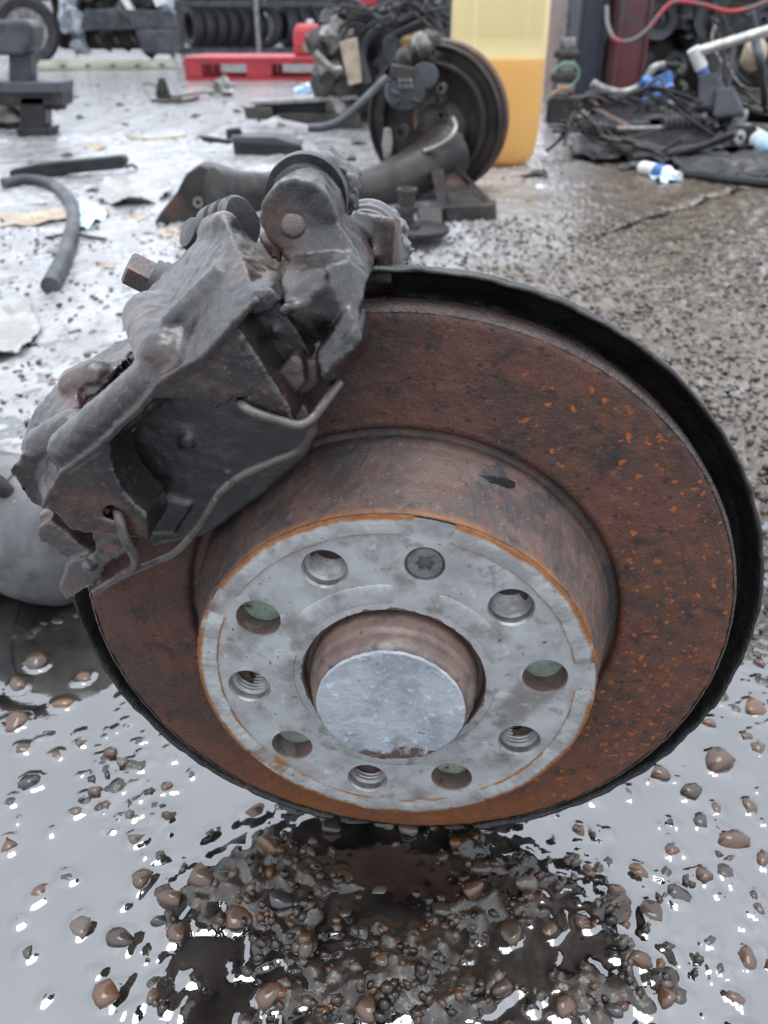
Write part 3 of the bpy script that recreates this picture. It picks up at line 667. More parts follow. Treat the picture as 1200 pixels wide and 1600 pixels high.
# nose to bridge, lower left
f.cap(Q(112, 702, -4), Q(240, 594, -5), 7.6, .8)
f.hull([Q(70, 790, 1), Q(100, 738, 1), Q(150, 702, 2), Q(36, 700, -28), Q(52, 655, -34), Q(90, 660, -20), Q(62, 790, -18)], .8)
f.hull([Q(30, 700, -34), Q(50, 645, -40), Q(85, 603, -48), Q(112, 585, -52), Q(125, 645, -28), Q(95, 690, -22), Q(60, 720, -24), (*Q(60, 700, -30)[:2], -80), (*Q(90, 650, -40)[:2], -80)], .8)
f.hull([Q(85, 603, -48), Q(112, 580, -54), Q(195, 543, -62), Q(200, 560, -52), Q(150, 615, -40), Q(105, 650, -36), (*Q(112, 600, -54)[:2], -95), (*Q(195, 555, -62)[:2], -95)], .8)
f.cap(Q(72, 700, -20), Q(120, 672, -22), 8, 1)
f.cap(Q(122, 602, -46), Q(150, 590, -48), 7, 3)
f.hull(pf([(14, 737), (38, 705), (80, 745), (72, 796), (50, 786)], -12, -18), 1)            # thin ear at the far left
# hump over the disc
f.hull([Q(250, 593, 2), Q(320, 557, 2), Q(368, 502, 2), Q(402, 466, -2), Q(442, 468, -18), Q(432, 425, -30), Q(352, 342, -38), Q(330, 352, -42), Q(310, 385, -46), Q(222, 462, -46), Q(200, 500, -36), Q(215, 540, -20), Q(232, 578, -6),
        (*Q(330, 400, -60)[:2], -96), (*Q(240, 480, -60)[:2], -96), (*Q(420, 440, -60)[:2], -90)], .8)
f.cap(Q(266, 500, -11), Q(341, 428, -21), 2.6, 4)
f.cap(Q(238, 500, -30), Q(262, 556, -9), 9.5, 2)
f.cap(Q(334, 358, -46), Q(350, 352, -41), 4.5, 4)
f.hull(pf([(398, 452), (424, 452), (440, 470), (420, 490), (395, 490)], -4, -24), 2)
f.cyl((-70, 92), 30, -112, -72, 3)                                                        # piston housing behind the disc
f.hull([(-95, 118, -60), (-45, 145, -60), (-100, 70, -72), (-30, 108, -72), (-95, 118, -108), (-45, 140, -108), (-100, 70, -108), (-30, 108, -108)], 4)
f.hull([(x * 1.0, y, w) for x, y in ((-108, 75), (-36, 127), (-80, 0), (0, 60)) for w in (-18.2, -66)], .5, cut=True)   # room for the disc and pads
for (px, py, rr) in ((377, 627, 3.4), (181, 795, 3.4)):
    c = Q(px, py, 0); f.cyl(c, rr - .6, -14, 20, .8, True)
for (px, py, w) in ((362, 632, -2), (168, 800, -2)):
    c = Q(px, py, w); f.cap(c, Q(px + 10, py - 4, w), 3.4, 1.5, True)
f.hull([q for w in (-6, -9) for q in (Q(146, 636, w), Q(156, 618, w), Q(244, 548, w), Q(238, 566, w))] + [(*Q(x, y, -8)[:2], -75) for x, y in ((146, 636), (156, 618), (244, 548), (238, 566))], .8, cut=True)
f.hull([Q(x, y, -50) for x, y in ((135, 655), (160, 600), (250, 540), (252, 580), (190, 640))] + [(*Q(x, y, -50)[:2], -92) for x, y in ((135, 655), (160, 600), (250, 540), (252, 580), (190, 640))], .8)
rd = [(70, 790), (84, 762), (100, 738), (150, 702), (185, 668), (220, 637), (255, 593), (290, 572), (320, 557), (345, 528), (368, 503), (400, 470)]
for p_, q_ in zip(rd[:-1], rd[1:]): f.cap(Q(*p_, 3.2), Q(*q_, 3.2), 1.25, .8)                # flash line along the nose
caliper = dpart('caliper', *f.mesh(0, .28, 2.2), m_cast, brake, angle=0)
# spring clip
def wire(pts, r): return MB().tube(spline([Q(*p) for p in pts], 7), r, 12)
w1 = wire([(376, 627, -4), (380, 635, 4), (405, 648, 5.5), (445, 660, 5), (468, 664, 4), (487, 655, 2), (505, 632, -2), (520, 612, -6), (531, 598, -9)], 1.55)
w2 = wire([(489, 655, 1), (484, 680, -1), (465, 705, -3), (425, 722, -4), (380, 742, -5), (345, 768, -5), (325, 800, -5), (305, 830, -5), (275, 862, -6), (245, 876, -8), (212, 890, -10), (180, 905, -12), (148, 925, -14)], 1.6)
w3 = wire([(182, 796, -4), (186, 808, 4), (194, 838, 5.5), (206, 862, 4), (212, 876, 0), (205, 889, -6), (185, 900, -10)], 1.7)
w1.add(w2.v, w2.f).add(w3.v, w3.f)
dpart('spring_clip', w1.v, w1.f, m_wire, caliper, sub=True)
# brake pad seen through the caliper window
f = Field((-112, 40, -38), (0, 150, -10), .9)
f.hull(pf([(196, 690), (225, 640), (300, 600), (400, 555), (480, 640), (488, 672), (486, 705), (468, 728), (400, 785), (322, 838), (238, 855), (205, 790)], -19.5, -26), 1)
f.hull(pf([(235, 775), (300, 790), (270, 835), (235, 835)], -17.5, -24), 1.5)
for ang in np.linspace(.6, 4.6, 9):                                                       # cast letter C
    c = Q(293 + 7 * math.cos(ang), 690 - 7 * math.sin(ang), -19); f.cap(c, c, 1.2, .8)
c = Q(299, 694, -19); f.cap(c, c, 1.5, 1)
c = Q(356, 741, -19); f.cap(c, c, 1.3, 1)
pad = dpart('brake_pad', *f.mesh(1, .22, 4.), m_castdark, caliper, sub=True, angle=0)
f = Field((-112, 35, -40), (0, 150, -18), 1.0)
f.hull(pf([(225, 660), (400, 570), (478, 650), (474, 712), (400, 778), (322, 828), (255, 838), (225, 790)], -25, -34.7), 1)
dpart('pad_lining', *f.mesh(1, .3, 3.), m_nose, caliper, sub=True, angle=0)
f = Field((-70, 95, -40), (0, 165, 0), 1.0)
f.hull(pf([(388, 452), (420, 450), (442, 470), (492, 560), (470, 600), (438, 585), (398, 552)], -14, -22), 1.5)
c = Q(430, 515, -14); f.cap(c, c, 1.6, 1)
dpart('pad_shim', *f.mesh(1, .25, 4.), m_castdark, caliper, sub=True, angle=0)
f = Field((-50, 85, -36), (0, 140, 0), .9)
f.hull(pf([(430, 582), (458, 552), (472, 560), (470, 590), (478, 600), (458, 618)], -6, -24), 1)
f.hull(pf([(470, 585), (486, 560), (498, 562), (498, 600), (470, 622), (458, 610)], -10, -26), 1)
dpart('pad_ear', *f.mesh(1, .3, 4.), m_castrust, caliper, sub=True, angle=0)
# ---- bracket, upper end
f = Field((-60, 85, -78), (24, 192, 12), 1.1)
f.cyl(Q(466, 343, -25), 11.5, -46, -25, 1.5)
f.hull([Q(431, 350, -26), Q(440, 330, -27), Q(500, 318, -28), Q(532, 356, -25), Q(560, 395, -23), Q(578, 432, -20), Q(562, 470, -16), Q(500, 430, -20), Q(442, 405, -24), (*Q(450, 330, -30)[:2], -48), (*Q(510, 335, -30)[:2], -48), (*Q(560, 400, -24)[:2], -52), (*Q(442, 405, -24)[:2], -48)], .8)
f.hull([Q(402, 370, -34), Q(425, 350, -36), Q(445, 385, -30), Q(440, 415, -30), Q(420, 400, -32), (*Q(420, 380, -34)[:2], -56)], .8)
f.hull([Q(442, 488, -1), Q(507, 426, -5), Q(438, 440, -14), Q(444, 418, -20), Q(462, 400, -22), Q(525, 398, -18), Q(470, 522, -15), Q(522, 545, -13), Q(545, 500, -8), (*Q(450, 430, -10)[:2], -36), (*Q(530, 410, -14)[:2], -44), (*Q(500, 520, -8)[:2], -30)], .8)
f.hull([Q(500, 420, -9), Q(545, 402, -15), Q(576, 434, -17), Q(566, 472, -9), Q(546, 502, -5), Q(508, 512, -9), (*Q(545, 405, -15)[:2], -50), (*Q(570, 450, -15)[:2], -50), (*Q(520, 500, -9)[:2], -30)], .8)
f.cap(Q(443, 486, -1.5), Q(506, 426, -5.5), 1.5, 1.2)
f.cap(Q(462, 455, -3), Q(490, 428, -4), 3.2, 2, True)
f.hull([Q(492, 548, -3), Q(546, 480, -5), Q(564, 534, 0), Q(500, 594, 2), Q(515, 606, -9), Q(572, 550, -12), Q(582, 518, -14), Q(574, 480, -14), Q(515, 560, -26), Q(570, 520, -28)], 2)
for i in range(3):                                                                         # the worn cast mark on its end
    c = Q(521 + i * 11, 556 - i * 12, -1.2); d = Q(527 + i * 11, 545 - i * 12, -1.6)
    f.cap(c, d, 1.0, .8)
f.hull([(-14, 134, -52), (2, 134, -52), (-14, 160, -52), (4, 156, -52), (-20, 110, -80), (6, 110, -80), (-20, 155, -76), (4, 150, -76)], 4)
bracket = dpart('caliper_bracket', *f.mesh(0, .28, 2.2, 9), m_cast, brake, angle=0)
mb = MB(); c = Q(459, 352, -25.2); mb.lathe([(0, 1.5), (2.6, 1.5), (3.6, 1.0), (4.1, 0), (4.1, -3)], c, (.12, .25, 1), 24)
dpart('bracket_pin', mb.v, mb.f, m_castrust, bracket, sub=True)
# ---- bracket, lower end
f = Field((-150, 5, -60), (-70, 95, 4), 1.0)
f.hull(pf([(60, 805), (84, 796), (96, 812), (70, 838)], -20, -30), 1.5)
f.hull(pf([(58, 826), (78, 812), (152, 872), (148, 900), (112, 882), (60, 842)], -16, -28), 1.5)
f.hull(pf([(142, 828), (160, 818), (208, 862), (160, 884), (150, 862)], -12, -24), 1.5)
f.hull([Q(112, 878, -14), Q(150, 862, -12), Q(166, 884, -12), Q(160, 905, -14), Q(104, 938, -18), Q(91, 922, -18), Q(104, 880, -20), (*Q(120, 890, -16)[:2], -34), (*Q(150, 890, -16)[:2], -34), (*Q(104, 930, -18)[:2], -34)], 2)
c = Q(138, 884, -11); f.cap(c, c, 2.6, 2)
f.hull([(-128, 60, -28), (-110, 72, -28), (-120, 20, -28), (-132, 40, -28), (-150, 70, -58), (-140, 30, -58), (-134, 60, -58)], 3)
dpart('lower_bracket', *f.mesh(0, .38, 2.1, 4), m_castrust, brake, angle=0)
# ---- guide pin with collar and hexagon head, boot and bolt behind
ax = np.array([0, 0, 1.])
def dl(name, prof, c, m, par, sub=False, n=32, axis=ax, ang=35):
    mb = MB().lathe(prof, c, axis, n); return dpart(name, mb.v, mb.f, m, par, sub, angle=ang)
c = Q(474, 314, -44)
pin = dl('guide_pin', [(0, 1), (8, 1), (10.5, 0), (10.9, -3), (10.2, -5), (10.2, -6)], c, m_rubber, brake)
dl('pin_collar', [(10.2, -5), (13.2, -4.6), (13.6, -7), (13.6, -9), (12.6, -10.5), (12.8, -12), (11, -13), (11, -14)], c, m_rubber, pin, True)
f = Field((-40, 145, -80), (14, 190, -52), .9)
for a in np.arange(6) * math.pi / 3: pass
f.hull([(c[0] + 3 + 13.5 * math.cos(a + .3), c[1] - 1 + 13.5 * math.sin(a + .3), w) for a in np.arange(6) * math.pi / 3 for w in (-57.5, -73)], 1)
dpart('pin_head', *f.mesh(1, .9, 3., 6), m_arm, pin, True, angle=0)
c = Q(570, 380, -78)
dl('boot', [(0, 3), (7, 3), (9, 1), (11.5, 0), (11.5, -3), (10, -4), (10, -5), (12, -6), (12, -9), (10.4, -10), (12.6, -12), (12.6, -15), (6, -17), (0, -17)], c, m_arm, brake)
f = Field((-20, 120, -120), (40, 175, -84), 1.); c = Q(596, 362, -98); f.cap(c, c + np.array([2, -14, -3]), 9, 3); f.cap(c + np.array([3, -4, 4]), c + np.array([6, -16, 2]), 5, 3)
dpart('boot_dirt', *f.mesh(1, 2.2, 3.5, 6), m_arm, brake, angle=0)
c = Q(240, 432, -84)
bolt = dl('bolt_washer', [(0, 6), (8.2, 6), (8.2, 3.5), (9.0, 3), (9.0, -2), (0, -2)], c + np.array([4, -4, 0]), m_arm, brake, axis=np.array([-.85, .55, .1]))
dl('bolt_head', [(0, 15.5), (6.0, 15.5), (7.2, 14.5), (7.2, 6), (0, 6)], c + np.array([4, -4, 0]), m_castrust, bolt, True, n=6, axis=np.array([-.85, .55, .1]), ang=20)
c = Q(362, 352, -58)
dl('rubber_plug', [(0, 6), (7.5, 6), (8.6, 5), (8.6, 2.6), (7.4, 2.2), (7.4, 1.2), (9.0, .8), (9.0, -2), (7.6, -2.4), (7.6, -3.5), (9.2, -4), (9.2, -8), (0, -8)], c, m_rubber, brake, axis=np.array([.75, .35, .35]))
dl('bleed_cap', [(0, 6), (5.2, 5.4), (6, 3), (6, -6), (0, -6)], Q(314, 372, -62), m_rubber, brake, axis=np.array([-.6, .5, .5]))
# ---- trailing arm leaving to the left behind the disc, knuckle behind the hub
mb = MB()
pth = spline([S(140, 850, .24), S(75, 832, .255), S(0, 815, .27), S(-140, 802, .30), S(-420, 775, .36)], 8)
pth[:, 2] = np.clip(pth[:, 2], .044, None)
mb.tube(pth, np.interp(np.linspace(0, 1, len(pth)), [0, .08, .2, 1], [.036, .047, .050, .050]), 40)
arm = mb.build('trailing_arm', m_arm, brake, angle=60)
i = 10; mb = MB().tube([pth[i], pth[i] + (pth[i + 1] - pth[i]) * .35], .0508, 40); mb.build('weld_seam', m_shield, arm)
i = 9; p0 = pth[i] + np.array([0, -.01, .053]); mb = MB().tube(spline([p0 + np.array([-.07, .0, .006]), p0 + np.array([-.035, -.012, .010]), p0 + np.array([-.012, -.014, .002]), p0 + np.array([-.002, -.010, -.02])], 6), .0052, 10); mb.build('arm_bracket', m_shield, arm)
mb = MB().hull([DISC @ (np.array(q) / 1000) + np.array([0, 0, ZC]) for q in ((-45, -45, -69), (45, -45, -69), (45, 45, -69), (-45, 45, -69), (-30, -50, -120), (30, -40, -120), (25, 30, -120), (-60, 20, -130), (-90, -60, -120), (-80, -75, -95))])
mb.build('knuckle', m_castdark, brake, smooth=False, bevel=.004)

# ================================================================ THE YARD BEHIND
m_black = mk('black_plastic', (.014, .014, .015), (.026, .026, .028), scale=12, spots=[((.10, .095, .09), 60, .62, .74, .5)], rough=.26, rough2=.5, bump=.2, bscale=60, bdist=.003, spec=.25)
m_grey = mk('grey_painted_steel', (.062, .067, .076), (.036, .039, .044), scale=10, spots=[((.05, .03, .02), 22, .62, .72, .6)], rough=.4, rough2=.55, bump=.2, bscale=60, bdist=.003, spec=.25)
m_dark = mk('oily_engine_metal', (.022, .021, .021), (.055, .048, .043), scale=14, spots=[((.13, .07, .04), 20, .64, .72, .6), ((.17, .16, .15), 46, .64, .72, .5)], rough=.35, rough2=.6, bump=.4, bscale=70, bdist=.006, spec=.25)
m_alu = mk('dirty_aluminium', (.26, .255, .24), (.14, .135, .12), scale=22, spots=[((.05, .045, .04), 30, .58, .7, .7)], rough=.4, metal=.4, bump=.3, bscale=80, bdist=.003)
m_red = mk('red_plastic', (.34, .018, .026), (.25, .016, .022), scale=7, spots=[((.18, .03, .03), 14, .6, .74, .6)], rough=.4, rough2=.55)
m_redpaint = mk('worn_red_paint', (.095, .020, .024), (.055, .022, .026), scale=6, spots=[((.05, .045, .048), 5, .46, .58, .85)], rough=.45, bump=.1, bscale=40, bdist=.002)
m_navy = mk('dark_blue_steel', (.030, .034, .052), (.022, .024, .034), scale=9, rough=.45)
m_white = mk('dirty_white', (.62, .63, .64), (.50, .50, .49), scale=16, spots=[((.3, .27, .23), 24, .62, .74, .6)], rough=.35)
m_sheet = mk('white_plastic_sheet', (.30, .305, .30), (.21, .21, .195), scale=14, spots=[((.28, .24, .2), 20, .63, .76, .6)], rough=.3, bump=.5, bscale=40, bdist=.006)
m_card = mk('wet_cardboard', (.36, .29, .21), (.25, .20, .14), scale=20, spots=[((.12, .09, .06), 18, .58, .7, .7)], rough=.65)
m_blue = mk('blue_plastic', (.025, .10, .30), (.07, .18, .38), scale=24, rough=.3, bump=.5, bscale=70, bdist=.006)
m_blueclear = mk('pale_blue_plastic', (.30, .46, .60), (.50, .60, .66), scale=24, rough=.2, bump=.5, bscale=60, bdist=.006)
m_tyre = mk('tyre_rubber', (.022, .022, .024), (.036, .036, .038), scale=14, rough=.5, rough2=.65, bump=.3, bscale=60, bdist=.004, spec=.25)
m_bluecar = mk('blue_car_paint', (.018, .035, .11), (.03, .045, .10), scale=4, rough=.25, coat=.5)
m_beige = mk('beige_metal', (.36, .35, .29), (.26, .25, .20), scale=6, rough=.45, metal=.2)
m_rusty = mk('brown_rust', (.10, .050, .032), (.055, .036, .028), scale=18, spots=[((.18, .08, .04), 30, .58, .7, .6), ((.02, .018, .017), 26, .58, .68, .7)], rough=.5, bump=.4, bscale=120, bdist=.003)
m_axle = mk('grey_brown_axle_paint', (.042, .036, .033), (.022, .020, .020), scale=12, spots=[((.10, .055, .038), 16, .56, .70, .6), ((.16, .15, .145), 60, .66, .74, .5)], rough=.25, rough2=.45, bump=.4, bscale=90, bdist=.004, spec=.2)
m_green = mk('green_cable', (.09, .20, .13), None, rough=.35)
m_orange = mk('orange_plastic', (.50, .17, .05), None, rough=.4)
m_redcable = mk('red_cable', (.30, .03, .035), (.10, .085, .085), scale=7, lo=.42, hi=.5, rough=.4)
m_shed = mk('dark_shed_cladding', (.028, .030, .034), (.045, .045, .048), scale=3, rough=.6)
m_pink = mk('faded_pink_panel', (.48, .36, .32), (.40, .32, .30), scale=9, rough=.45)
m_lens = mk('smeared_headlamp', (.34, .38, .42), (.14, .15, .17), scale=16, rough=.15, coat=.3)
m_chrome = mk('bright_rod', (.62, .61, .58), (.42, .40, .36), scale=30, rough=.25, metal=.6)

def slab(px, Y, d):                                   # outline at depth Y, thickness d going back
    return [S(x, y, Y) for x, y in px], (0, d, 0)
def solid(name, px, Y, d, m, par=None, bevel=.004, smooth=False):
    mb = MB(); mb.prism(*slab(px, Y, d)); return mb.build(name, m, par, smooth, bevel=bevel)
def hose(name, pts, r, m, par=None, n=10, k=7): return MB().tube(spline(pts, k), r, n).build(name, m, par)
def lump(name, c, size, m, par=None, seed=1, amp=.3, sub=3, flat=0.):
    bm = bmesh.new(); bmesh.ops.create_icosphere(bm, subdivisions=sub, radius=.5); bm.verts.index_update()
    V = np.array([v.co[:] for v in bm.verts]); F = [[v.index for v in q.verts] for q in bm.faces]; bm.free()
    V = V * (1 + amp * fbm(V[:, 0] * 4 + seed, V[:, 1] * 4, V[:, 2] * 4, 3, seed))[:, None] * np.array(size) + np.array(c)
    if flat is not None: V[:, 2] = np.maximum(V[:, 2], flat)
    mb = MB(); mb.add(V, F); return mb.build(name, m, par)
def crumple(name, poly, z, amp, m, par=None, seed=1, n=48, thick=.0012):   # thin sheet lying crumpled on the ground
    P = np.array([G(x, y)[:2] for x, y in poly]); lo, hi = P.min(0), P.max(0)
    X, Y = np.meshgrid(np.linspace(lo[0], hi[0], n), np.linspace(lo[1], hi[1], n)); ins = np.zeros(X.shape, bool)
    for (a, b) in zip(P, np.roll(P, -1, 0)):
        c = ((a[1] > Y) != (b[1] > Y)) & (X < (b[0] - a[0]) * (Y - a[1]) / (b[1] - a[1] + 1e-12) + a[0]); ins ^= c
    s_ = (hi - lo).max(); Z = z + amp * (.5 + .5 * fbm(X / s_ * 5 + seed, Y / s_ * 7, o=5, seed=seed)).clip(0, 2)
    k = ins[:-1, :-1] & ins[1:, :-1] & ins[:-1, 1:] & ins[1:, 1:]
    F = grid_faces(n, n, keep=k); u, inv = np.unique(F, return_inverse=True)
    V = np.stack([X, Y, Z], -1).reshape(-1, 3)[u]
    if par is not None: V = V - np.array(par.location)
    o = link_mesh(name, V, inv.reshape(-1, 4), m, par)
    sm = o.modifiers.new('thick', 'SOLIDIFY'); sm.thickness = thick; return o

# ---- the other end of an axle: backing disc, grey actuator, trailing arm
YB = 1.86
ax = np.array([.34, .93, .06]); ax /= np.linalg.norm(ax)
bc = S(676, 192, YB); base = G(690, 300)
far = thing('axle_end', (bc[0], bc[1], 0), 'dark axle end with brake disc seen from behind, left of the yellow container', 'axle')
MB().ring([(.055, .02), (.120, .018), (.148, .012), (.156, 0), (.160, .002), (.160, .012), (.150, .026), (.055, .034)], bc, ax, 72).build('backing_plate', m_axle, far)
MB().ring([(.060, .046), (.162, .046), (.166, .050), (.166, .062), (.162, .066), (.060, .066)], bc, ax, 72).build('brake_disc', m_rusty, far)
MB().lathe([(0, -.028), (.034, -.028), (.040, -.018), (.060, -.004), (.066, .016), (.066, .03)], bc + np.array([.02, 0, -.02]), ax, 36).build('hub_carrier', m_dark, far)
MB().ring([(.118, -.012), (.124, -.014), (.128, -.004), (.128, .016), (.118, .016)], bc, ax, 72).build('stiffening_ring', m_axle, far)
YA = YB - .10
lob = MB(); lob.hull([*[S(634 + 30 * math.cos(a), 142 + 30 * math.sin(a), YA) for a in np.linspace(0, 6.28, 20)], *[S(634 + 33 * math.cos(a), 142 + 33 * math.sin(a), YA + .02) for a in np.linspace(0, 6.28, 20)], *[S(636 + 30 * math.cos(a), 140 + 30 * math.sin(a), YA + .055) for a in np.linspace(0, 6.28, 20)]])
actuator = lob.build('actuator', m_grey, far)
def sub(mb, name, m, par, bevel=0):
    o = mb.build(name, m, None, True, bevel=bevel); V = np.array([v.co[:] for v in o.data.vertices]) - np.array(far.location); o.data.vertices.foreach_set('co', V.astype(np.float32).ravel()); o.parent = par; return o
sub(MB().hull([*[S(664 + 20 * math.cos(a), 118 + 20 * math.sin(a), YA + .004) for a in np.linspace(0, 6.28, 16)], *[S(664 + 22 * math.cos(a), 118 + 22 * math.sin(a), YA + .05) for a in np.linspace(0, 6.28, 16)]]), 'motor_housing', m_grey, actuator)
sub(MB().prism([S(612, 100, YA - .004), S(650, 106, YA - .004), S(646, 128, YA - .004), S(608, 124, YA - .004)], (0, .03, 0)), 'connector_block', m_axle, actuator, .003)
for i in range(3):
    for j in range(2):
        sub(MB().prism([S(622 + i * 8 + j * 1.5, 122 + j * 9, YA - .006), S(628 + i * 8 + j * 1.5, 123 + j * 9, YA - .006), S(628 + i * 8 + j * 1.5, 129 + j * 9, YA - .006), S(622 + i * 8 + j * 1.5, 128 + j * 9, YA - .006)], (0, .012, 0)), 'rib', m_alu, actuator)
for a in (2.0, 2.9, 3.8, 4.9, 5.8):
    sub(MB().tube([S(634 + 10 * math.cos(a), 150 - 10 * math.sin(a), YA - .003), S(634 + 24 * math.cos(a), 148 - 24 * math.sin(a), YA - .003)], .004, 6), 'rib', m_grey, actuator)
hose('brake_hose', [S(604, 122, YA), S(585, 140, YA - .02), S(560, 165, YA - .05), S(530, 190, YA - .08), S(505, 199, YA - .1), S(482, 200, YA - .1)], .0085, m_grey, far)
hose('metal_pipe', [S(708, 185, YA + .02), S(712, 200, YA - .01), S(700, 218, YA - .03), S(676, 232, YA - .04), S(662, 236, YA - .04)], .005, m_alu, far)
for (x, y) in ((657, 68), (660, 78), (632, 92)): lump('ball_stud', S(x, y, YA + .05), (.04, .04, .045), m_alu if x == 657 else m_dark, far, amp=.15, flat=None)
lump('caliper', S(668, 84, YB + .02), (.10, .07, .07), m_dark, far, 5, .35, flat=None)
solid('link_plate', [(600, 200), (612, 200), (614, 226), (610, 250), (600, 250), (597, 226)], YA + .01, .008, m_alu, far)
for (x, y, r) in ((628, 207, .017), (690, 180, .013), (688, 155, .012), (716, 215, .010), (690, 138, .011), (700, 200, .009)):
    MB().ring([(r * .5, -.006), (r, -.006), (r, .012), (r * .5, .012)], S(x, y, YB - .03), ax, 18).build('bolt_boss', m_alu if r < .012 else m_dark, far)
p = spline([S(700, 238, YB - .04), S(660, 262, YB - .10), S(600, 290, YB - .17), S(540, 302, YB - .22), S(470, 296, YB - .25), S(400, 300, YB - .36), S(335, 300, YB - .42)], 8)
MB().tube(p, np.interp(np.linspace(0, 1, len(p)), [0, .15, .5, .8, 1], [.064, .054, .040, .036, .044]), 30).build('trailing_arm', m_axle, far)
mb = MB(); yb = YB - .14; yse = G(735, 352)[1]
mb.hull([S(668, 240, YB - .03), S(692, 236, YB - .02), S(700, 330, yse + .02), S(684, 320, yse + .02), S(676, 240, YB - .02), S(694, 350, yse + .01)])
mb.hull([S(690, 236, YB - .02), S(700, 244, YB - .03), S(776, 320, yse + .06), S(770, 330, yse + .05), S(762, 318, yse + .10)])
mb.hull([S(684, 240, YB), S(690, 262, YB - .03), S(764, 318, yse + .09), S(700, 326, yse + .08), S(702, 318, yse + .10)])
mb.build('gusset', m_axle, far, False, bevel=.003)
MB().hull([S(694, 322, yse), S(774, 318, yse + .03), S(776, 346, yse + .03), S(698, 354, yse), S(700, 318, yse + .12), S(776, 312, yse + .14), S(776, 330, yse + .14), S(704, 334, yse + .12)]).build('spring_seat', m_axle, far, False, bevel=.006)
MB().hull([S(648, 318, yse + .10), S(690, 322, yse + .02), S(696, 352, yse), S(690, 388, yse - .10), S(668, 392, yse - .10), S(650, 350, yse + .05), S(700, 330, yse + .1), S(694, 385, yse - .07)]).build('lower_web', m_axle, far, False, bevel=.004)
g0 = G(655, 385); pl = g0 + np.array([0, .02, .018])
MB().lathe([(0, 0), (.052, 0), (.056, .004), (.056, .010), (.050, .014), (0, .014)], pl, (0, 0, 1), 36).build('mount_plate', m_axle, far)
bs = S(635, 372, pl[1]); bs = np.array([S(635, 360, pl[1] - .01)[0], pl[1] - .01, pl[2] + .014])
mb = MB(); mb.lathe([(0, 0), (.026, 0), (.026, .006), (.014, .008), (.014, .026), (.022, .027), (.022, .036), (.015, .038), (.015, .060), (.018, .061), (.018, .066), (.012, .066), (.012, .05), (0, .05)], bs, (0, 0, 1), 26); mb.build('mount_bolt', m_dark, far)
# front bush bracket of that arm
yk = G(290, 350)[1]
P_ = [(238, 352), (252, 330), (276, 300), (290, 272), (312, 258), (340, 268), (352, 300), (350, 340), (320, 345), (280, 348)]
bk = solid('bush_bracket', P_, yk, .012, m_axle, far, .003)
o = solid('bush_bracket_side', [(290, 272), (312, 256), (345, 266), (400, 285), (428, 292), (420, 330), (352, 340), (350, 300), (335, 275)], yk + .03, .07, m_axle, far, .012)
MB().ring([(.005, -.004), (.010, -.004), (.011, .004), (.005, .004)], S(310, 316, yk - .002), (0, 1, 0), 16).build('bracket_nut', m_alu, far)
MB().ring([(.030, -.03), (.036, -.03), (.036, .03), (.030, .03)], S(442, 296, yk + .06), (.3, 1, 0), 30).build('bush_sleeve', m_axle, far)

# ---- yellow container half full of amber liquid
YC = 2.20; c0 = G(772, 268); c0 = np.array([S(774, 262, YC)[0], YC + .12, 0])
can = thing('plastic_container', (c0[0], c0[1], 0), 'tall translucent yellow plastic container half full of amber liquid', 'container')
def rbox(w, d, z0, z1, r, rows, base):               # rounded upright box built from rings
    n = 12; V = []
    for z, ins in rows:
        rr = max(r - ins * .5, .004); cw, cd = w / 2 - ins - rr, d / 2 - ins - rr
        for qx, qy, a0 in ((1, 1, 0), (-1, 1, 90), (-1, -1, 180), (1, -1, 270)):
            for t in np.linspace(0, 90, n // 2):
                a = math.radians(a0 + t); V.append((base[0] + qx * cw + rr * math.cos(a), base[1] + qy * cd + rr * math.sin(a), z))
    m = 4 * (n // 2); k = len(rows); mb = MB()
    mb.add(V, [(i * m + j, i * m + (j + 1) % m, (i + 1) * m + (j + 1) % m, (i + 1) * m + j) for i in range(k - 1) for j in range(m)] + [tuple(range(m))[::-1], tuple((k - 1) * m + j for j in range(m))]); return mb
wid = 147 / pxm(YC, .2)
def trans(name, colr, a, rough):
    m = bpy.data.materials.new(name); m.use_nodes = True; n, l = m.node_tree.nodes, m.node_tree.links
    b = n['Principled BSDF']; b.inputs['Base Color'].default_value = (*colr, 1); b.inputs['Roughness'].default_value = rough
    t = n.new('ShaderNodeBsdfTranslucent'); t.inputs[0].default_value = (*colr, 1); x = n.new('ShaderNodeMixShader'); x.inputs[0].default_value = .45
    l.new(b.outputs[0], x.inputs[1]); l.new(t.outputs[0], x.inputs[2]); tr = n.new('ShaderNodeBsdfTransparent'); tr.inputs[0].default_value = (1, .96, .82, 1)
    y = n.new('ShaderNodeMixShader'); y.inputs[0].default_value = a; l.new(x.outputs[0], y.inputs[1]); l.new(tr.outputs[0], y.inputs[2])
    l.new(y.outputs[0], n['Material Output'].inputs[0]); return m
m_can = trans('yellow_hdpe', (.86, .78, .47), .58, .35); m_oil = trans('amber_liquid', (.80, .46, .02), .04, .2)
H = .47; rows = [(.004, .040), (.012, .020), (.03, .010), (.06, .004), (.10, .001), (.12, 0), (.30, 0), (.40, 0), (.425, .008), (.445, .025), (H - .01, .05)]
sh = rbox(wid, .24, 0, H, .07, rows, c0).build('shell', m_can, can)
zl = S(775, 93, YC)[2]
rbox(wid - .008, .232, 0, H, .067, [(.008, .040), (.016, .020), (.03, .010), (.06, .004), (.10, .001), (.12, 0), (zl, 0)], c0).build('liquid', m_oil, can)
MB().lathe([(.022, 0), (.026, .004), (.026, .03), (.022, .034), (0, .034)], (c0[0] + .05, c0[1], H - .012), (0, 0, 1), 24).build('screw_cap', m_red, can)
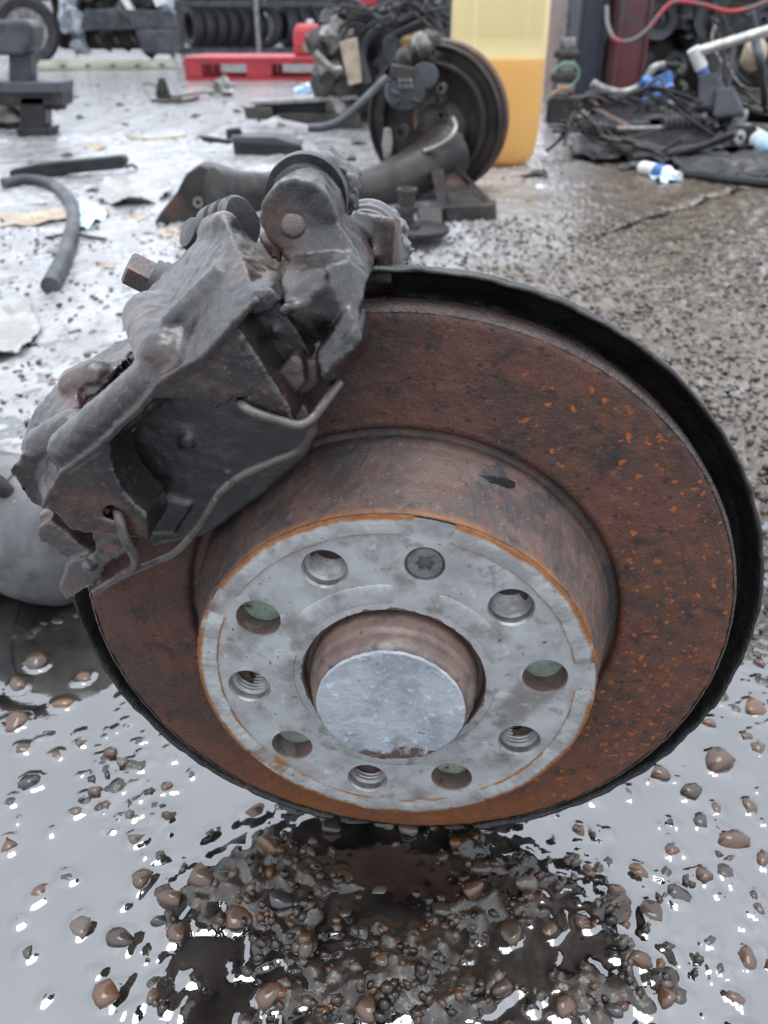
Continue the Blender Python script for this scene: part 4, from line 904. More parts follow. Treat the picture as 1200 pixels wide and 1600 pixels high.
hose('handle', [(c0[0] - .07, c0[1], H - .015), (c0[0] - .06, c0[1], H + .02), (c0[0] - .02, c0[1], H + .03), (c0[0] + .015, c0[1], H + .005)], .012, m_can, can)

# ---- red pallet with see-through pockets
Yp = G(390, 127)[1]; pz = pxm(Yp, .05)
x0, x1 = S(288, 110, Yp)[0], S(530, 110, Yp)[0]; hp = .145; dp = .8
pal = thing('pallet', ((x0 + x1) / 2, Yp, 0), 'low red plastic pallet lying on the wet ground in front of the tyres', 'pallet')
L = x1 - x0
for i in range(7): MB().box(((x0 + x1) / 2, Yp + .05 + i * .115, hp - .012), (L, .095, .024)).build('deck_board', m_red, pal, False, bevel=.004)
for i, (a, b) in enumerate(((0, .115), (.40, .56), (.86, 1.0))):
    for j in range(3): MB().box((x0 + L * (a + b) / 2, Yp + .055 + j * .345, .072), (L * (b - a), .10, .094)).build('block', m_red, pal, False, bevel=.004)
for j in range(3): MB().box(((x0 + x1) / 2, Yp + .055 + j * .345, .012), (L, .10, .022)).build('runner', m_red, pal, False, bevel=.003)
MB().box(((x0 + x1) / 2, Yp + .052, .112), (L - .002, .096, .018)).build('skirt', m_red, pal, False, bevel=.003)
# red canister on the pallet
rc = S(481, 88, Yp + .2); rc = np.array([rc[0], Yp + .25, hp + .001])
jug = thing('canister', rc, 'small red canister with white cap standing on the right end of the pallet', 'canister')
kk = pxm(Yp + .2, .25); rbox(44 / kk, .12, 0, 0, .02, [(rc[2], .012), (rc[2] + .012, 0), (rc[2] + 30 / kk, 0), (rc[2] + 40 / kk, .015), (rc[2] + 44 / kk, .035)], rc).build('body', m_red, jug)
MB().lathe([(.02, 0), (.024, .004), (.024, .03), (0, .034)], rc + np.array([.02, 0, 42 / kk]), (0, 0, 1), 20).build('cap', m_white, jug)
MB().box(rc + np.array([0, -.061, .05]), (.07, .004, .05)).build('sticker', m_alu, jug, False)

# ---- tyre rack
Yt = 10.8
def wx(px, Y): return S(px, 60, Y)[0]
rack = thing('tyre_rack', (wx(410, Yt), Yt, 0), 'long dark steel rack holding two rows of used tyres behind the red pallet', 'rack')
for px in (268, 404, 560):
    for d in (-.02, .55): MB().box((wx(px, Yt), Yt + d, .54), (.05, .05, 1.08)).build('post', m_alu if px == 404 else m_grey, rack, False, bevel=.004)
for z in (.055, .53, 1.0):
    for d in (.02, .50): MB().box(((wx(268, Yt) + wx(560, Yt)) / 2, Yt + d, z), (wx(560, Yt) - wx(268, Yt) - .06, .035, .06)).build('beam', m_grey, rack, False, bevel=.003)
def tyre_mesh(R, w):
    mb = MB(); mb.ring([(R * .62, -w * .40), (R * .70, -w * .48), (R * .86, -w * .52), (R * .96, -w * .44), (R, -w * .30), (R, w * .30), (R * .96, w * .44), (R * .86, w * .52), (R * .70, w * .48), (R * .62, w * .40)], (0, 0, 0), (1, 0, 0), 40); return mb
tm = None
def put_tyre(x, y, z, rz, R, label, tilt=0., group='tyres on the rack'):
    global tm
    if tm is None: o = tyre_mesh(.30, .15).build('tyre', m_tyre); tm = o.data
    else: o = bpy.data.objects.new('tyre', tm); col.objects.link(o)
    o.location = (x, y, z); o.rotation_euler = (0, tilt, rz); o.scale = (1, R / .30, R / .30); return tag(o, label, 'tyre', group)
ords = ['first', 'second', 'third', 'fourth', 'fifth', 'sixth', 'seventh', 'eighth', 'ninth', 'tenth']
for i, px in enumerate((298, 316, 334, 352, 371, 390)):
    put_tyre(wx(px, Yt), Yt + .27, .085 + .215, .62 + .06 * i, .215, f'{ords[i]} tyre from the left on the lowest shelf of the rack')
put_tyre(wx(413, Yt), Yt + .20, .085 + .225, 1.25, .225, 'tyre turned to face the camera on the lowest shelf of the rack')
for i, px in enumerate((448, 468, 488, 510, 532)):
    put_tyre(wx(px, Yt), Yt + .27, .085 + .215, .5 + .09 * i, .215, f'{ords[i]} tyre right of the camera-facing one on the lowest rack shelf')
for i, px in enumerate((288, 308, 328, 348, 370, 392, 424, 446, 470, 494, 518, 540)):
    put_tyre(wx(px, Yt), Yt + .27, .56 + .215, .5 + .08 * (i % 5), .215, (ords + ['eleventh', 'twelfth'])[i] + ' tyre from the left on the upper shelf of the rack')

# ---- wrecked car at the upper left
Yw = 8.6
car = thing('wrecked_car', (wx(60, Yw), Yw, 0), 'wrecked blue car with torn off front and bent grey bumper at the upper left', 'car')
def cx(px): return wx(px, Yw)
wc = np.array([cx(50), Yw - .10, .285])
tw = MB(); tw.ring([(.175, -.09), (.20, -.105), (.25, -.11), (.275, -.09), (.285, -.06), (.285, .06), (.275, .09), (.25, .11), (.20, .105), (.175, .09)], wc, (.38, -.92, 0), 40)
wheel = tw.build('wheel', m_tyre, car)
def subc(mb, name, m, par, top, bevel=0):
    o = mb.build(name, m, None, True, bevel=bevel); V = np.array([v.co[:] for v in o.data.vertices]) - np.array(top.location); o.data.vertices.foreach_set('co', V.astype(np.float32).ravel()); o.parent = par; return o
subc(MB().lathe([(0, .05), (.05, .055), (.06, .07), (.15, .085), (.176, .09), (.176, -.05), (0, -.05)], wc, (.38, -.92, 0), 30), 'rim', m_alu, wheel, car)
mb = MB(); mb.hull([(cx(-330), Yw + .15, .25), (cx(60), Yw + .25, .55), (cx(70), Yw + .5, .62), (cx(20), Yw + .2, .75), (cx(-60), Yw + .3, 1.0), (cx(-330), Yw + .2, .98), (cx(-330), Yw + 1.7, .25), (cx(60), Yw + 1.7, .45), (cx(40), Yw + 1.7, .8), (cx(-330), Yw + 1.7, .98)])
mb.build('body', m_bluecar, car, False, bevel=.04)
mb = MB(); mb.hull([(cx(-320), Yw + .3, .97), (cx(-80), Yw + .35, .97), (cx(-150), Yw + .45, 1.38), (cx(-320), Yw + .45, 1.42), (cx(-320), Yw + 1.6, .97), (cx(-80), Yw + 1.6, .97), (cx(-150), Yw + 1.45, 1.38), (cx(-320), Yw + 1.45, 1.42)]); mb.build('cabin', m_navy, car, False, bevel=.04)
lump('torn_wing', (cx(78), Yw + .08, .68), (.75, .25, .26), m_lens, car, 3, .5, flat=None)
lump('crushed_headlamp', (cx(116), Yw + .0, .40), (.20, .2, .34), m_lens, car, 8, .45, flat=None)
mb = MB(); mb.hull([(cx(134), Yw - .05, .28), (cx(282), Yw - .15, .30), (cx(280), Yw - .15, .44), (cx(140), Yw - .08, .45), (cx(134), Yw + .1, .28), (cx(282), Yw + .05, .30), (cx(280), Yw + .05, .44), (cx(140), Yw + .1, .45)]); mb.build('bumper_beam', m_grey, car, False, bevel=.03)
mb = MB(); mb.hull([(cx(225), Yw - .12, .10), (cx(275), Yw - .15, .09), (cx(280), Yw - .16, .30), (cx(215), Yw - .12, .29), (cx(225), Yw + .2, .10), (cx(275), Yw + .1, .10), (cx(280), Yw + .1, .30)]); mb.build('lower_bumper', m_grey, car, False, bevel=.03)
MB().box((cx(170), Yw + .5, .35), (1.1, .7, .45)).build('engine_bay', m_dark, car, False, bevel=.05)
for i in range(22): lump('engine_part', (cx(108 + i * 7.5), Yw + random.uniform(-.05, .2), random.uniform(.12, .72)), (random.uniform(.10, .26), .2, random.uniform(.10, .24)), random.choice([m_dark, m_dark, m_black, m_alu, m_lens]), car, i + 20, .5, 2, flat=None)
lump('orange_light', (cx(151), Yw - .06, .62), (.09, .06, .12), m_orange, car, 2, .2, 2, flat=None)
MB().hull([(cx(196), Yw - .1, .58), (cx(210), Yw - .1, .44), (cx(219), Yw - .1, .44), (cx(204), Yw - .1, .62), (cx(196), Yw, .58), (cx(219), Yw, .44)]).build('white_bracket', m_white, car, False)
MB().hull([(cx(236), Yw - .12, .78), (cx(258), Yw - .12, .80), (cx(265), Yw - .12, .48), (cx(255), Yw - .12, .46), (cx(236), Yw, .78), (cx(265), Yw, .48)]).build('white_panel', m_white, car, False, bevel=.01)
MB().hull([(cx(212), Yw - .08, .80), (cx(240), Yw - .1, .80), (cx(236), Yw - .1, .62), (cx(216), Yw - .08, .62), (cx(212), Yw, .80), (cx(236), Yw, .62)]).build('pink_panel', m_pink, car, False, bevel=.01)
for i in range(4): hose('hanging_pipe', [(cx(150 + i * 28), Yw + .1, .35), (cx(155 + i * 28), Yw - .02, .2), (cx(165 + i * 30), Yw + .1, .12)], .02, m_dark, car)
# long pale metal channel in front of the car
ga, gb = G(62, 110), G(275, 108)
ch = thing('metal_channel', (*((ga + gb) / 2)[:2], 0), 'long pale beige metal channel lying in front of the wrecked car', 'channel')
d = gb - ga; Ld = np.linalg.norm(d); R_ = np.array([[d[0] / Ld, -d[1] / Ld, 0], [d[1] / Ld, d[0] / Ld, 0], [0, 0, 1]])
MB().box((ga + gb) / 2 + np.array([0, 0, .03]), (Ld, .16, .05), R_).build('channel_body', m_beige, ch, False, bevel=.008)
MB().box((ga + gb) / 2 + R_ @ np.array([0, -.02, 0]) + np.array([0, 0, .065]), (Ld * .98, .05, .02), R_).build('flange', m_beige, ch, False, bevel=.004)
for t in np.linspace(.18, .9, 5): MB().box(ga + d * t + R_ @ np.array([0, -.081, 0]) + np.array([0, 0, .035]), (.04, .004, .02), R_).build('slot', m_dark, ch, False)

# ---- grey stand at the left edge
gs = G(50, 213); ys_ = gs[1]
st = thing('steel_stand', (gs[0], ys_ + .05, 0), 'grey steel stand with flat plate and black leg at the left edge', 'stand')
def bx(name, x0, y0, x1, y1, Y, d, m, par, bv=.006): return solid(name, [(x0, y0), (x1, y0), (x1, y1), (x0, y1)], Y, d, m, par, bv)
bx('leg', 30, 150, 70, 213, ys_, .08, m_black, st); bx('top_plate', -40, 128, 92, 146, ys_ - .03, .16, m_grey, st); bx('lower_plate', -30, 143, 98, 166, ys_ + .0, .12, m_dark, st)
bx('neck', 13, 84, 47, 129, ys_ + .02, .07, m_grey, st); solid('head', [(-40, 32), (40, 30), (50, 42), (48, 72), (36, 86), (-40, 88)], ys_ - .01, .13, m_grey, st, .015)
solid('foot', [(24, 200), (76, 200), (74, 216), (28, 216)], ys_ - .02, .12, m_black, st); bx('hook', 66, 150, 100, 172, ys_ + .02, .04, m_dark, st)
lump('rubber_scrap', G(14, 205) + np.array([0, .1, .03]), (.16, .14, .12), m_dark, None, 4, .5); tag(bpy.data.objects['rubber_scrap'], 'heap of dark metal scrap beneath the grey stand at left edge', 'scrap')

# ---- things lying on the wet ground, left half
o = hose('rubber_hose', [G(6, 288, .012), G(40, 282, .014), G(78, 288, .014), G(105, 308, .014), G(115, 336, .013), G(110, 372, .012), G(98, 408, .012), G(78, 448, .012)], .0135, m_grey, n=14)
o.location = (0, 0, .001); tag(o, 'grey bent rubber hose curving down at the left', 'hose')
o = solid('trim_strip', [(14, 276), (14, 266), (60, 256), (190, 243), (196, 252), (192, 264), (110, 272), (60, 280)], G(100, 278)[1], .04, m_black); tag(o, 'black rubber trim strip lying behind the grey bent hose', 'trim')
hose('wire_end', [G(196, 262, .01), G(206, 258, .014), G(214, 262, .006)], .004, m_dark); tag(bpy.data.objects['wire_end'], 'short dark wire stub by the end of the black trim strip', 'wire')
o = crumple('plastic_sheet', [(-60, 490), (20, 476), (52, 484), (70, 520), (40, 556), (0, 575), (-60, 580)], .004, .02, m_sheet, seed=3); tag(o, 'crumpled white plastic sheet on the ground at the left edge', 'sheet')
o = crumple('plastic_bag', [(150, 318), (165, 286), (215, 282), (262, 290), (275, 306), (240, 322), (180, 328)], .004, .022, m_sheet, seed=5); tag(o, 'torn white plastic bag beside the arm bracket', 'bag')
o = crumple('cardboard_scrap', [(-30, 340), (60, 336), (170, 328), (175, 340), (60, 356), (-30, 362)], .003, .008, m_card, seed=6); tag(o, 'flattened wet brown cardboard under the grey hose', 'cardboard')
o = crumple('blue_film', [(112, 345), (130, 326), (165, 330), (168, 346), (140, 362), (118, 368)], .004, .02, m_blueclear, seed=7); tag(o, 'small pale blue plastic film beside the grey hose', 'film')
o = hose('twig', [G(70, 372, .006), G(110, 366, .008), G(166, 374, .005)], .0028, m_dark); tag(o, 'thin black rod lying across the grey hose end', 'rod')
for i, (x, y, w, nm) in enumerate(((262, 366, 34, 'pale torn paper below the arm bracket'), (282, 384, 30, 'light scrap of card nearest the caliper bolt'), (225, 378, 16, 'tiny pale chip left of the torn paper'))):
    o = crumple('paper_scrap', [(x - w * .7, y + 4), (x - w * .4, y - 6), (x + w * .6, y - 5), (x + w * .7, y + 4), (x, y + 9)], .003, .006, m_card if i != 2 else m_sheet, seed=9 + i, n=14); tag(o, nm, 'scrap')
o = hose('pale_strip', [G(198, 214, .004), G(225, 218, .004), G(255, 218, .004), G(290, 213, .004)], .007, m_card, n=6); tag(o, 'thin pale curved strip on the ground left of the black tray', 'strip')
o = crumple('leaf', [(265, 245), (280, 240), (290, 244), (278, 249)], .002, .004, m_card, seed=14, n=10); tag(o, 'small tan scrap lying left of the bush bracket', 'scrap')
yt = G(420, 243)[1]
tr = thing('plastic_tray', (S(420, 240, yt)[0], yt, 0), 'broken black plastic tray with raised end left of the axle', 'tray')
solid('tray_wall', [(363, 222), (470, 226), (476, 240), (440, 243), (366, 242)], yt, .012, m_black, tr, .002); solid('tray_top', [(360, 213), (430, 214), (472, 227), (363, 223)], yt + .01, .10, m_grey, tr, .003)
solid('tray_clip', [(352, 202), (372, 200), (378, 214), (354, 218)], yt + .06, .04, m_black, tr); solid('tray_tongue', [(308, 212), (330, 214), (362, 220), (360, 226), (318, 222)], yt + .03, .03, m_black, tr)
yl = G(470, 203)[1]
lt = thing('channel_section', (S(470, 195, yl)[0], yl, 0), 'long black channel section lying between pallet and brake hose', 'channel')
solid('web', [(396, 160), (560, 152), (560, 176), (540, 178), (430, 182), (400, 186)], yl + .06, .02, m_black, lt); solid('upper_flange', [(386, 158), (556, 150), (562, 156), (398, 165)], yl + .02, .06, m_alu, lt, .003)
solid('end_plate', [(380, 168), (424, 168), (428, 182), (416, 188), (384, 186)], yl - .01, .05, m_dark, lt); solid('lower_flange', [(430, 178), (562, 178), (566, 206), (545, 208), (440, 186)], yl + .0, .05, m_dark, lt, .003)
o = lump('blue_rag', G(487, 146) + np.array([0, .02, .012]), (.16, .10, .07), m_blueclear, None, 6, .5); tag(o, 'crumpled pale blue rag in front of the pallet corner', 'rag')
o = lump('white_tub', G(545, 152) + np.array([0, .05, .04]), (.09, .09, .10), m_white, None, 2, .12); tag(o, 'small white plastic tub beside the cardboard sheet', 'tub')
bits = thing('broken_fitting', (*G(290, 152)[:2], 0), 'small pile of broken dark fittings on the white ground before the pallet', 'scrap')
g_ = G(252, 156); solid('upright_piece', [(242, 148), (247, 122), (256, 122), (262, 140), (268, 154), (246, 156)], g_[1], .03, m_dark, bits); hose('rod', [G(238, 157, .01), G(280, 158, .015), G(310, 152, .01)], .008, m_dark, bits)
hose('bent_wire', [G(222, 132, .02), S(240, 132, g_[1]), G(262, 150, .02), G(310, 146, .03), G(340, 143, .01)], .005, m_dark, bits); lump('orange_bit', G(276, 154, .015), (.06, .04, .03), m_rusty, bits, 2, .4, 2)
o = lump('pale_fitting', G(346, 150) + np.array([0, .02, .02]), (.11, .09, .12), m_alu, None, 11, .55); tag(o, 'pale lump of broken fitting right before the red pallet', 'scrap')
for i, (x, y, s_) in enumerate(((118, 154, 9), (188, 166, 10), (125, 186, 11), (195, 196, 8), (306, 184, 10), (370, 176, 10), (560, 228, 16), (548, 252, 14), (440, 198, 10), (105, 246, 14))):
    k = s_ / pxm(G(x, y)[1], 0); o = lump('scrap_chip', G(x, y) + np.array([0, 0, k * .2]), (k * 1.3, k, k * .6), m_dark, None, 30 + i, .5, 2)
    tag(o, ['dark chip on white ground below the pale channel', 'dark chip on open white ground left of the pallet', 'dark chip on open ground right of the grey stand', 'dark speck just above the thin pale strip', 'chip between the pallet and the black tray', 'chip at the left tip of the black channel section', 'dark debris under the far brake hose', 'dark debris left of the far trailing arm', 'chip in front of the black channel section', 'dark clod near the black trim strip'][i], 'chip')

# ---- engine heap between pallet and container
Ye = 3.3
eng = thing('engine_heap', (S(610, 60, Ye)[0], Ye + .25, 0), 'dark engine with hoses and pipes standing behind the far axle end', 'engine')
kx = lambda px, Y=Ye: S(px, 60, Y)[0]
MB().hull([(kx(505), Ye + .1, .02), (kx(705), Ye + .1, .02), (kx(700), Ye + .1, .52), (kx(520), Ye + .15, .50), (kx(505), Ye + .6, .02), (kx(705), Ye + .6, .02), (kx(690), Ye + .55, .60), (kx(530), Ye + .55, .55)]).build('block', m_dark, eng, False, bevel=.02)
for i in range(16): lump('engine_part', (kx(random.uniform(505, 695)), Ye + random.uniform(.0, .12), random.uniform(.08, .48)), (random.uniform(.06, .13), .1, random.uniform(.06, .13)), random.choice([m_dark, m_black, m_dark, m_grey, m_alu]), eng, 40 + i, .35, 2, flat=None)
for i, pts in enumerate(([(560, 92), (570, 50), (610, 32), (650, 34), (690, 20)], [(575, 130), (566, 80), (590, 46), (640, 28), (690, 5)], [(610, 60), (650, 40), (688, 30), (694, 70)], [(668, 4), (680, 30), (690, 60), (700, 90)], [(540, 40), (580, 24), (640, 10)])):
    hose('pipe', [S(x, y, Ye - .04 - .02 * i) for x, y in pts], .016, m_grey if i % 2 else m_black, eng)
o = solid('elbow_duct', [(596, 60), (612, 52), (628, 62), (626, 96), (606, 104), (598, 90)], Ye - .10, .08, m_grey, eng, .015)
lump('rust_patch', S(655, 62, Ye - .06), (.20, .08, .08), mk('rusty_tan', (.30, .19, .09), (.16, .09, .05), scale=30, rough=.6, bump=.4, bscale=60, bdist=.005), eng, 3, .4, flat=None)
o = solid('cardboard_sheet', [(530, 66), (558, 58), (566, 128), (545, 134)], Ye - .35, .012, m_card, None, .002); tag(o, 'tan cardboard sheet leaning upright left of the far actuator', 'cardboard')
sm_ = thing('gearbox', (kx(528, Ye - .1), Ye - .1, 0), 'greasy alloy gearbox casing beside the red canister', 'gearbox')
for i in range(8): lump('casing', (kx(515 + random.uniform(-14, 16), Ye - .1), Ye - .1 + random.uniform(0, .1), .07 + i * .04), (.11, .12, .11), m_alu if i % 3 == 0 else m_dark, sm_, 60 + i, .45, 2, flat=.004 if i < 2 else None)
hose('hydraulic_pipe', [S(492, 82, Ye - .2), S(505, 96, Ye - .2), S(520, 108, Ye - .2), S(534, 110, Ye - .2)], .014, m_alu, sm_)
MB().lathe([(.020, 0), (.034, .004), (.034, .04), (.02, .05), (0, .05)], S(575, 10, Ye - .12), (0, 0, 1), 18).build('red_green_cap', m_red, eng)

# ---- pale post and fittings behind the container, red and blue columns with engine parts on the right
Yr = 3.75
def ux(px, Y=Yr): return S(px, 60, Y)[0]
o = MB().box((ux(868, 4.6), 4.6, .75), (34 / pxm(4.6, .3), .12, 1.5)).build('pale_post', m_pink, None, False, bevel=.01); tag(o, 'pale pinkish upright post just right of the yellow container', 'post')
o = MB().box((ux(888, 4.4), 4.4, .75), (.05, .05, 1.5)).build('grey_post', m_alu, None, False, bevel=.006); tag(o, 'thin grey steel post beside the pale pink post', 'post')
fit = thing('pipe_fitting', (ux(888, 3.4), 3.4, 0), 'corroded pipe fitting stack behind the green cable', 'fitting')
z = .0
for i, (r, h) in enumerate(((.06, .10), (.045, .05), (.055, .03), (.035, .05), (.05, .03), (.03, .04))):
    MB().lathe([(0, 0), (r * .9, 0), (r, .006), (r, h - .006), (r * .9, h), (0, h)], (ux(888, 3.4), 3.4, z), (0, 0, 1), 18).build('fitting_ring', m_alu if i % 2 else m_dark, fit); z += h
def column(name, px0, px1, m, lab, Y):
    t = thing(name, (ux((px0 + px1) / 2, Y), Y + .1, 0), lab, 'column'); w = (px1 - px0) / pxm(Y, .2); x = ux((px0 + px1) / 2, Y)
    MB().box((x - w / 2 + .008, Y + .1, 1.1), (.016, .2, 2.2)).build('flange', m, t, False, bevel=.003); MB().box((x + w / 2 - .008, Y + .1, 1.1), (.016, .2, 2.2)).build('flange', m, t, False, bevel=.003)
    MB().box((x, Y + .02, 1.1), (w - .034, .012, 2.2)).build('web', m, t, False); MB().box((x, Y + .1, .006), (w + .08, .28, .012)).build('foot_plate', m_dark, t, False)
    return t
column('lift_column', 903, 946, m_navy, 'dark blue steel column, left of the two columns', 3.9); column('lift_column', 966, 1014, m_redpaint, 'red steel column with worn grey foot, right of the two columns', 3.75)
rk = thing('parts_rack', (ux(1120, 4.2), 4.3, 0), 'tall rack crammed with dark engines behind the two columns', 'rack')
xa, xb = ux(905, 4.3), ux(1330, 4.3)
MB().box(((xa + xb) / 2, 5.0, 1.15), (xb - xa, .05, 2.3)).build('back_panel', m_shed, rk, False)
for z in (.03, .75, 1.5, 2.25): MB().box(((xa + xb) / 2, 4.65, z), (xb - xa, .62, .05)).build('shelf', m_dark, rk, False, bevel=.004)
for x in (xa, (xa + xb) / 2, xb): MB().box((x, 4.32, 1.15), (.06, .06, 2.3)).build('upright', m_dark, rk, False, bevel=.004)
names = ['engine block on the rack floor behind the blue column', 'engine block on the rack floor behind the red column', 'engine block with pulley on the rack floor right of the red column', 'engine block on the rack floor behind the bright rod', 'engine block on the rack floor at the far right edge']
for i in range(5):
    x = xa + .16 + (xb - xa - .3) * i / 4; t = thing('engine_block', (x, 4.6, .056), 'dark greasy ' + names[i], 'engine', 'engines on the rack')
    MB().hull([(x - .17, 4.45, .057), (x + .17, 4.45, .057), (x - .15, 4.42, .44), (x + .15, 4.44, .47), (x - .17, 4.85, .057), (x + .17, 4.85, .057), (x - .12, 4.8, .5), (x + .12, 4.8, .5)]).build('block', m_dark, t, False, bevel=.02)
    for j in range(7): lump('casting', (x + random.uniform(-.15, .15), 4.40 + random.uniform(-.03, .03), random.uniform(.1, .5)), (random.uniform(.07, .16), .1, random.uniform(.07, .16)), random.choice([m_dark, m_black, m_grey, m_dark]), t, 80 + 9 * i + j, .4, 2, flat=None)
    for (dx, z, r) in ((-.03, .36, .085), (.08, .17, .06)):
        MB().ring([(.012, -.02), (r * .5, -.012), (r * .55, -.03), (r * .85, -.03), (r, -.034), (r, -.014), (r * .93, -.008), (r, 0), (r, .016), (.012, .016)], (x + dx, 4.36, z), (0, 1, 0), 30).build('pulley', m_grey, t)
for k_, (z, nm) in enumerate(((.776, 'middle'), (1.526, 'upper'))):
    for i in range(4):
        x = xa + .2 + (xb - xa - .4) * i / 3; t = MB().hull([(x - .17, 4.4, z + .001), (x + .18, 4.4, z + .001), (x - .14, 4.38, z + .42), (x + .15, 4.4, z + .46), (x - .17, 4.85, z + .001), (x + .17, 4.85, z + .001), (x - .1, 4.8, z + .5), (x + .12, 4.8, z + .48)]).build('gearbox_casing', m_dark, None, False, bevel=.02)
        tag(t, f'dark gearbox casing {ords[i]} from the left on the {nm} rack shelf', 'gearbox', 'gearboxes on the rack')
o = hose('striped_cable', [S(948, 10, 3.6), S(950, 40, 3.55), S(962, 62, 3.5), S(985, 64, 3.5), S(1010, 48, 3.5), S(1040, 12, 3.5), S(1060, 2, 3.5), S(1100, 8, 3.5), S(1140, 18, 3.5), S(1185, 8, 3.5), S(1240, -20, 3.5)], .009, m_redcable, n=8); tag(o, 'red and grey cable looping in front of the red column', 'cable')
o = hose('green_cable', [S(862, 112, 2.9), S(880, 100, 2.9), S(900, 102, 2.9), S(904, 120, 2.9), S(890, 136, 2.9), S(866, 144, 2.9), S(850, 158, 2.9)], .004, m_green, n=8); tag(o, 'thin green cable looping beside the yellow container', 'cable')
o = hose('orange_cable', [G(848, 165, .02), S(865, 146, 2.85), S(885, 138, 2.85), G(900, 150, .05)], .004, m_orange, n=8); tag(o, 'thin orange cable beside the green cable', 'cable')
# grey bent pipe, blue bag, black sheets, steering rack, rod and strut
Yd = 3.2
o = hose('bent_pipe', [S(925, 130, Yd), S(945, 140, Yd), S(975, 145, Yd), S(1005, 132, Yd), S(1020, 108, Yd), S(1038, 102, Yd)], .016, m_alu, n=12); tag(o, 'grey bent pipe rising in front of the red column foot', 'pipe')
o = hose('bent_rod', [G(1056, 160, .02), S(1060, 118, Yd + .05), S(1066, 104, Yd + .05), S(1030, 100, Yd + .05)], .010, m_dark, n=8); tag(o, 'dark thin bent rod beside the blue bag', 'rod')
o = lump('blue_bag', S(1020, 140, Yd), (.13, .10, .09), m_blue, None, 7, .5, flat=.002); tag(o, 'crumpled bright blue plastic bag among the dark scrap', 'bag')
for i, (poly, z, a, m, nm) in enumerate((([(880, 205), (930, 180), (1040, 165), (1110, 170), (1100, 205), (960, 215)], .01, .05, m_black, 'crumpled black rubber mat behind the steering rack'), ([(878, 250), (892, 228), (980, 224), (1070, 222), (1180, 216), (1195, 240), (1060, 252), (930, 262)], .006, .05, m_black, 'torn black liner sheet in front of the steering rack'), ([(1010, 262), (1100, 256), (1230, 262), (1240, 280), (1140, 284), (1060, 276)], .008, .035, m_black, 'black flat panel at the lower right of the scrap'), ([(880, 170), (900, 155), (980, 150), (1060, 156), (1050, 172), (940, 178)], .01, .07, m_dark, 'dark heap of scrap below the two columns'), ([(1110, 190), (1150, 170), (1260, 170), (1260, 215), (1180, 214)], .01, .08, m_dark, 'dark scrap heap under the strut at the right edge'))):
    o = crumple('scrap_sheet', poly, z, a, m, seed=40 + i, n=34, thick=.004); tag(o, nm, 'scrap')
ys2 = G(990, 222)[1]
sr = thing('steering_rack', (S(1000, 205, ys2)[0], ys2, 0), 'steering rack with black ribbed boots lying among the dark scrap', 'steering rack')
def bel(name, a, b, r0, r1, n, m):
    a, b = np.array(a), np.array(b); L_ = np.linalg.norm(b - a); pr = []
    for i in range(n * 2 + 1): pr.append(((r0 + (r1 - r0) * i / (2 * n)) * (1 if i % 2 else .84), L_ * i / (2 * n)))
    return MB().lathe([(0, 0)] + pr + [(0, L_)], a, b - a, 22).build(name, m, sr)
q = lambda x, y, dz=0: S(x, y, ys2) + np.array([0, 0, dz])
bel('boot', q(1034, 201), q(1092, 200), .040, .046, 7, m_black); bel('boot', q(962, 202), q(915, 203), .020, .032, 5, m_black)
MB().tube([q(962, 202), q(1034, 201)], .010, 12).build('tie_rod', m_alu, sr); MB().tube([q(1092, 200), q(1240, 212)], .030, 16).build('tube', m_dark, sr)
for i, (x, y) in enumerate(((1108, 194), (1130, 200), (1150, 186))): lump('joint', q(x, y), (.07, .06, .07), m_alu if i != 1 else m_dark, sr, 12 + i, .35, flat=None)
o = hose('tie_rod_end', [G(925, 160, .06), G(945, 180, .05), G(975, 196, .04), G(985, 204, .03)], .014, m_rusty, n=10); tag(o, 'brown rod leaning down onto the steering rack', 'rod')
o = hose('black_bar', [G(985, 246, .03), G(1040, 240, .03), G(1100, 228, .05), G(1150, 208, .09)], .011, m_black, n=8); tag(o, 'long thin black bar crossing in front of the steering rack', 'bar')
o = hose('edge_bar', [G(1060, 270, .015), G(1110, 276, .015), G(1170, 284, .015), G(1260, 290, .015)], .012, m_black, n=8); tag(o, 'black bar lying at the right edge below the scrap', 'bar')
ysr = 2.75
sr2 = thing('gas_strut', (S(1130, 90, ysr)[0], ysr, 0), 'bright metal rod with white and blue sleeve sloping to the right edge', 'strut')
MB().tube([S(1092, 80, ysr), S(1260, 30, ysr - .15)], .016, 16).build('rod', m_chrome, sr2); MB().tube([S(1083, 76, ysr), S(1096, 106, ysr)], .020, 16).build('sleeve', m_white, sr2)
MB().tube([S(1096, 106, ysr), S(1102, 124, ysr)], .017, 16).build('blue_sleeve', m_blue, sr2)
MB().hull([S(1092, 116, ysr - .03), S(1118, 112, ysr - .03), S(1160, 178, ysr - .06), S(1090, 168, ysr - .06), S(1092, 116, ysr + .06), S(1118, 112, ysr + .06), S(1160, 178, ysr + .1), S(1090, 168, ysr + .1)]).build('bracket', m_grey, sr2, False, bevel=.01)
MB().hull([S(1120, 138, ysr - .07), S(1146, 134, ysr - .07), S(1166, 180, ysr - .09), S(1112, 186, ysr - .09), S(1122, 140, ysr + .05), S(1146, 136, ysr + .05), S(1166, 182, ysr + .08)]).build('base', m_grey, sr2, False, bevel=.01)
o = hose('drop_link', [S(1172, 20, 2.9), S(1180, 60, 2.9), S(1190, 110, 2.85), G(1200, 190, .02)], .014, m_grey, n=10); tag(o, 'upright grey link rod with ball end at the right edge', 'rod')
o = lump('tan_block', S(1178, 84, 3.0), (.09, .06, .10), m_card, None, 4, .2, 2, flat=None); tag(o, 'small tan block hanging behind the grey link rod', 'block')
bt = thing('bottle', (*G(1030, 272)[:2], 0), 'small white bottle with blue label lying in front of the scrap', 'bottle')
